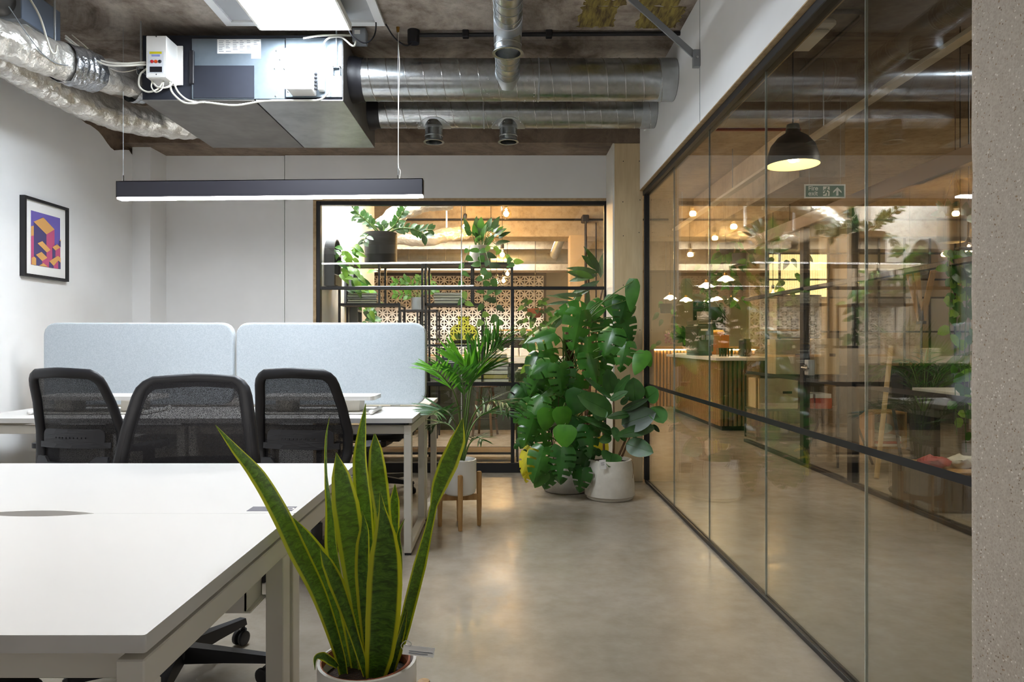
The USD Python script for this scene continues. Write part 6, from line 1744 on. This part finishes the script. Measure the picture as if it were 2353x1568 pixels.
cr.put('rail', bx(p0[0] + .02, p1[0] - .02, 7.4, 7.75, p1[2] - .02, p1[2]), oak)
cr.put('bottom', bx(p0[0], p1[0], 7.4, 7.75, 0, .02), oak)
for k in range(4):
    single('paper_roll', bx(p0[0] + .05, p1[0] - .04, 7.43, 7.7, .021 + .028 * k, .046 + .028 * k, .006), [paper, red_mat, pale_card, paper][k], ('lowest white sheet pile in the crate', 'red folder in the crate', 'grey folder in the crate', 'top white sheet pile in the crate')[k], 'papers')
single('green_cloth', trimesh.creation.icosphere(3, .1).apply_scale((1.1, .9, .6)).apply_translation(((p0[0] + p1[0]) / 2, 7.56, .205)), pm('cloth_green', '7ea694', .9, bump=1.0, bscale=30, bdist=.03), 'crumpled pale green cloth on the papers in the crate', 'cloth', smooth=True)
wx = Thing('wooden_box', 'dark wooden box on the floor at the foot of the concrete column', 'box', (3.15, 4.85, 0))
for x0, x1 in ((2.83, 3.02), (3.025, 3.21), (3.215, 3.42)):
    wx.put('front_board', bx(x0, x1, 4.6, 4.62, .02, .25, .002), wood_dark)
wx.put('body', bx(2.83, 3.42, 4.62, 5.1, 0, .255), wood_dark)
wx.put('lid', bx(2.82, 3.43, 4.59, 5.11, .256, .275, .003), oak)
rb_ = trimesh.creation.icosphere(3, .085).apply_scale((1.3, .9, .5))
rb_.vertices += (meshkit.fbm(rb_.vertices * 25, 3)[:, None] - .5) * .05
single('red_bag', rb_.copy().apply_translation((2.92, 4.75, .315)), pm('bag_red', 'b04048', .5), 'crumpled red bag on the dark wooden box', 'bag', smooth=True)
single('clear_bag', rb_.copy().apply_translation((3.14, 4.78, .315)), pale_card, 'crumpled pale bag beside the red bag', 'bag', smooth=True)
# hanging grey planter and vines by the column
hp = Thing('hanging_planter', 'grey felt planter hung on cords near the concrete column', 'hanging plant', (2.97, 4.6, 1.79))
hx0, hx1 = at(2157, 0, 4.6)[0], at(2216, 0, 4.6)[0]
hz0, hz1 = at(0, 558, 4.6)[2], at(0, 500, 4.6)[2]
hp.put('pot', lathe([(0, hz0), (.075, hz0 + .002), (.085, hz0 + .02), (.085, hz1), (.078, hz1), (.075, hz0 + .03), (0, hz0 + .025)], 24, ((hx0 + hx1) / 2, 4.6, 0)), pm('felt_grey', '77736f', .9), smooth=40)
tpz = at(2195, 390, 4.6)
for dx in (-.08, .08):
    hp.put('cord', cyl(((hx0 + hx1) / 2 + dx, 4.6, hz1 - .01), tpz, .003, 5), stem_brown)
hp.put('cord', cyl(tpz, (tpz[0], 4.6, 2.95), .003, 5), stem_brown)
for k in range(16):
    b = np.array([(hx0 + hx1) / 2 + R.uniform(-.07, .07), 4.6 + R.uniform(-.06, .04), hz1 + R.uniform(-.02, .03)])
    hp.put('leaf', oriented(leaf_mesh(.1, .065, 'heart', 5, .1, .3), b, norm((R.uniform(-1, 1), -.3, R.uniform(-.4, 1))), (0, -1, .5)), L_gen[1], smooth=True)
vn = Thing('trailing_vine', 'curtain of trailing round leaved vines beside the concrete column', 'hanging plant', (2.9, 4.3, 2.2))
vn.put('hanger_rail', bx(2.78, 3.0, 4.27, 4.31, 1.70, 1.72, .004), black_metal)
for x in (2.8, 2.97):
    vn.put('hanger_rod', cyl((x, 4.29, 1.72), (x, 4.29, ZC), .003, 5), black_metal)
for k, (x, bot) in enumerate(((2183, 780), (2196, 1000), (2207, 880), (2218, 1040), (2229, 960), (2236, 1030), (2190, 700), (2224, 720))):
    Yv = 4.25 + .04 * (k % 3)
    vine(vn, [(x + 2, 580, Yv), (x - 3, 615, Yv), (x + 3, 655, Yv), (x - 2, (640 + bot) / 2 + 20, Yv), (x + 2, bot, Yv)], 14 if bot > 900 else 10, .075, .06, [L_gen[0], L_gen[0], L_gen[2]], 'round')
palm2 = Thing('kentia_palm', 'dark feathery palm in a black pot behind the meeting room glass', 'plant', (3.6, 6.0, 0))
q2 = at(2122, 1000, 6.5)
round_pot(palm2, q2[0], 6.5, .0, .1, .12, .5, pot_black)
for k in range(11):
    a = k * 2 * PI / 11
    b = np.array([q2[0], 6.5, .47])
    tip = b + np.array([.48 * math.cos(a), .3 * math.sin(a), R.uniform(.35, .62)])
    P = spline([b, b * .55 + tip * .45 + [0, 0, .2], tip], 8)
    fr_ = palm2.put('frond', tube(P, .004, 5), stem_green, smooth=True)
    for j in range(9):
        i = int((.3 + .68 * j / 8) * (len(P) - 1))
        tan = norm(P[min(i + 1, len(P) - 1)] - P[i - 1])
        sd = norm(np.cross(tan, [0, 0, 1.0]))
        for sg in (1, -1):
            palm2.put('leaflet', oriented(leaf_mesh(.2, .02, 'lance', 4, .2, .3), P[i], norm(tan + sd * sg * .9 + [0, 0, -.1]), (0, -.2, 1)), L_palm[1], under=fr_, smooth=True)
# trailing greenery over the cafe
for k, (x0, y0, Y, n) in enumerate(((1670, 585, 10.0, 30), (1700, 610, 9.6, 26), (1650, 630, 10.4, 22), (1815, 575, 8.9, 16), (1530, 720, 12.0, 14))):
    c_ = at(x0, y0, Y)
    t = Thing('hanging_plant', ('trailing plant highest over the bar', 'trailing plant over the bar beside the corridor glass joint', 'trailing plant low over the left of the bar', 'dark trailing plant over the glowing panels', 'thin trailing plant at the left edge of the corridor view')[k], 'hanging plant', tuple(c_))
    t.put('pot', lathe([(0, c_[2]), (.09, c_[2] + .002), (.11, c_[2] + .16), (.1, c_[2] + .16), (0, c_[2] + .12)], 18, (c_[0], c_[1], 0)), pot_black, smooth=40)
    t.put('cord', cyl((c_[0], c_[1], c_[2] + .12), (c_[0], c_[1], ZC), .004, 5), black_plastic)
    for j in range(n):
        a = R.uniform(0, 6.28)
        p = c_ + np.array([R.uniform(.05, .24) * math.cos(a), R.uniform(-.15, .15), R.uniform(-.55, .25)])
        t.put('leaf', oriented(leaf_mesh(.13, .075, 'heart', 4, .1, .3), p, norm((math.cos(a), -.3, -.8)), (0, -1, .5)), L_gen[j % 2], smooth=True)
# added fill lights over cafe, corridor and meeting room; one panel acts as skylight
for k, (x0, x1, y0, y1, m, lab) in enumerate(((-1.0, .3, 7.2, 7.5, cafe_fill, 'added warm fill light over the racks'), (-2.6, .6, 12.55, 12.8, screen_fill, 'added warm fill light before the breeze block screen'), (-1.6, -1.15, 6.35, 7.3, sky_led, 'white panel standing in for a skylight beside the hoop planters'),
                                             (3.0, 3.4, 10.4, 11.4, cafe_fill, 'added warm fill light over the slatted bar'), (4.0, 4.6, 3.6, 5.0, meet_fill, 'added warm fill light over the meeting table'), (1.7, 2.0, 13.6, 14.6, cafe_fill, 'added warm fill light far down the corridor'))):
    t = Thing('added_ceiling_light', lab, 'ceiling light', ((x0 + x1) / 2, (y0 + y1) / 2, 3.05))
    t.put('diffuser', bx(x0, x1, y0, y1, 3.04, 3.05), m)
    t.put('housing', bx(x0 - .01, x1 + .01, y0 - .01, y1 + .01, 3.05, ZC), white_metal)
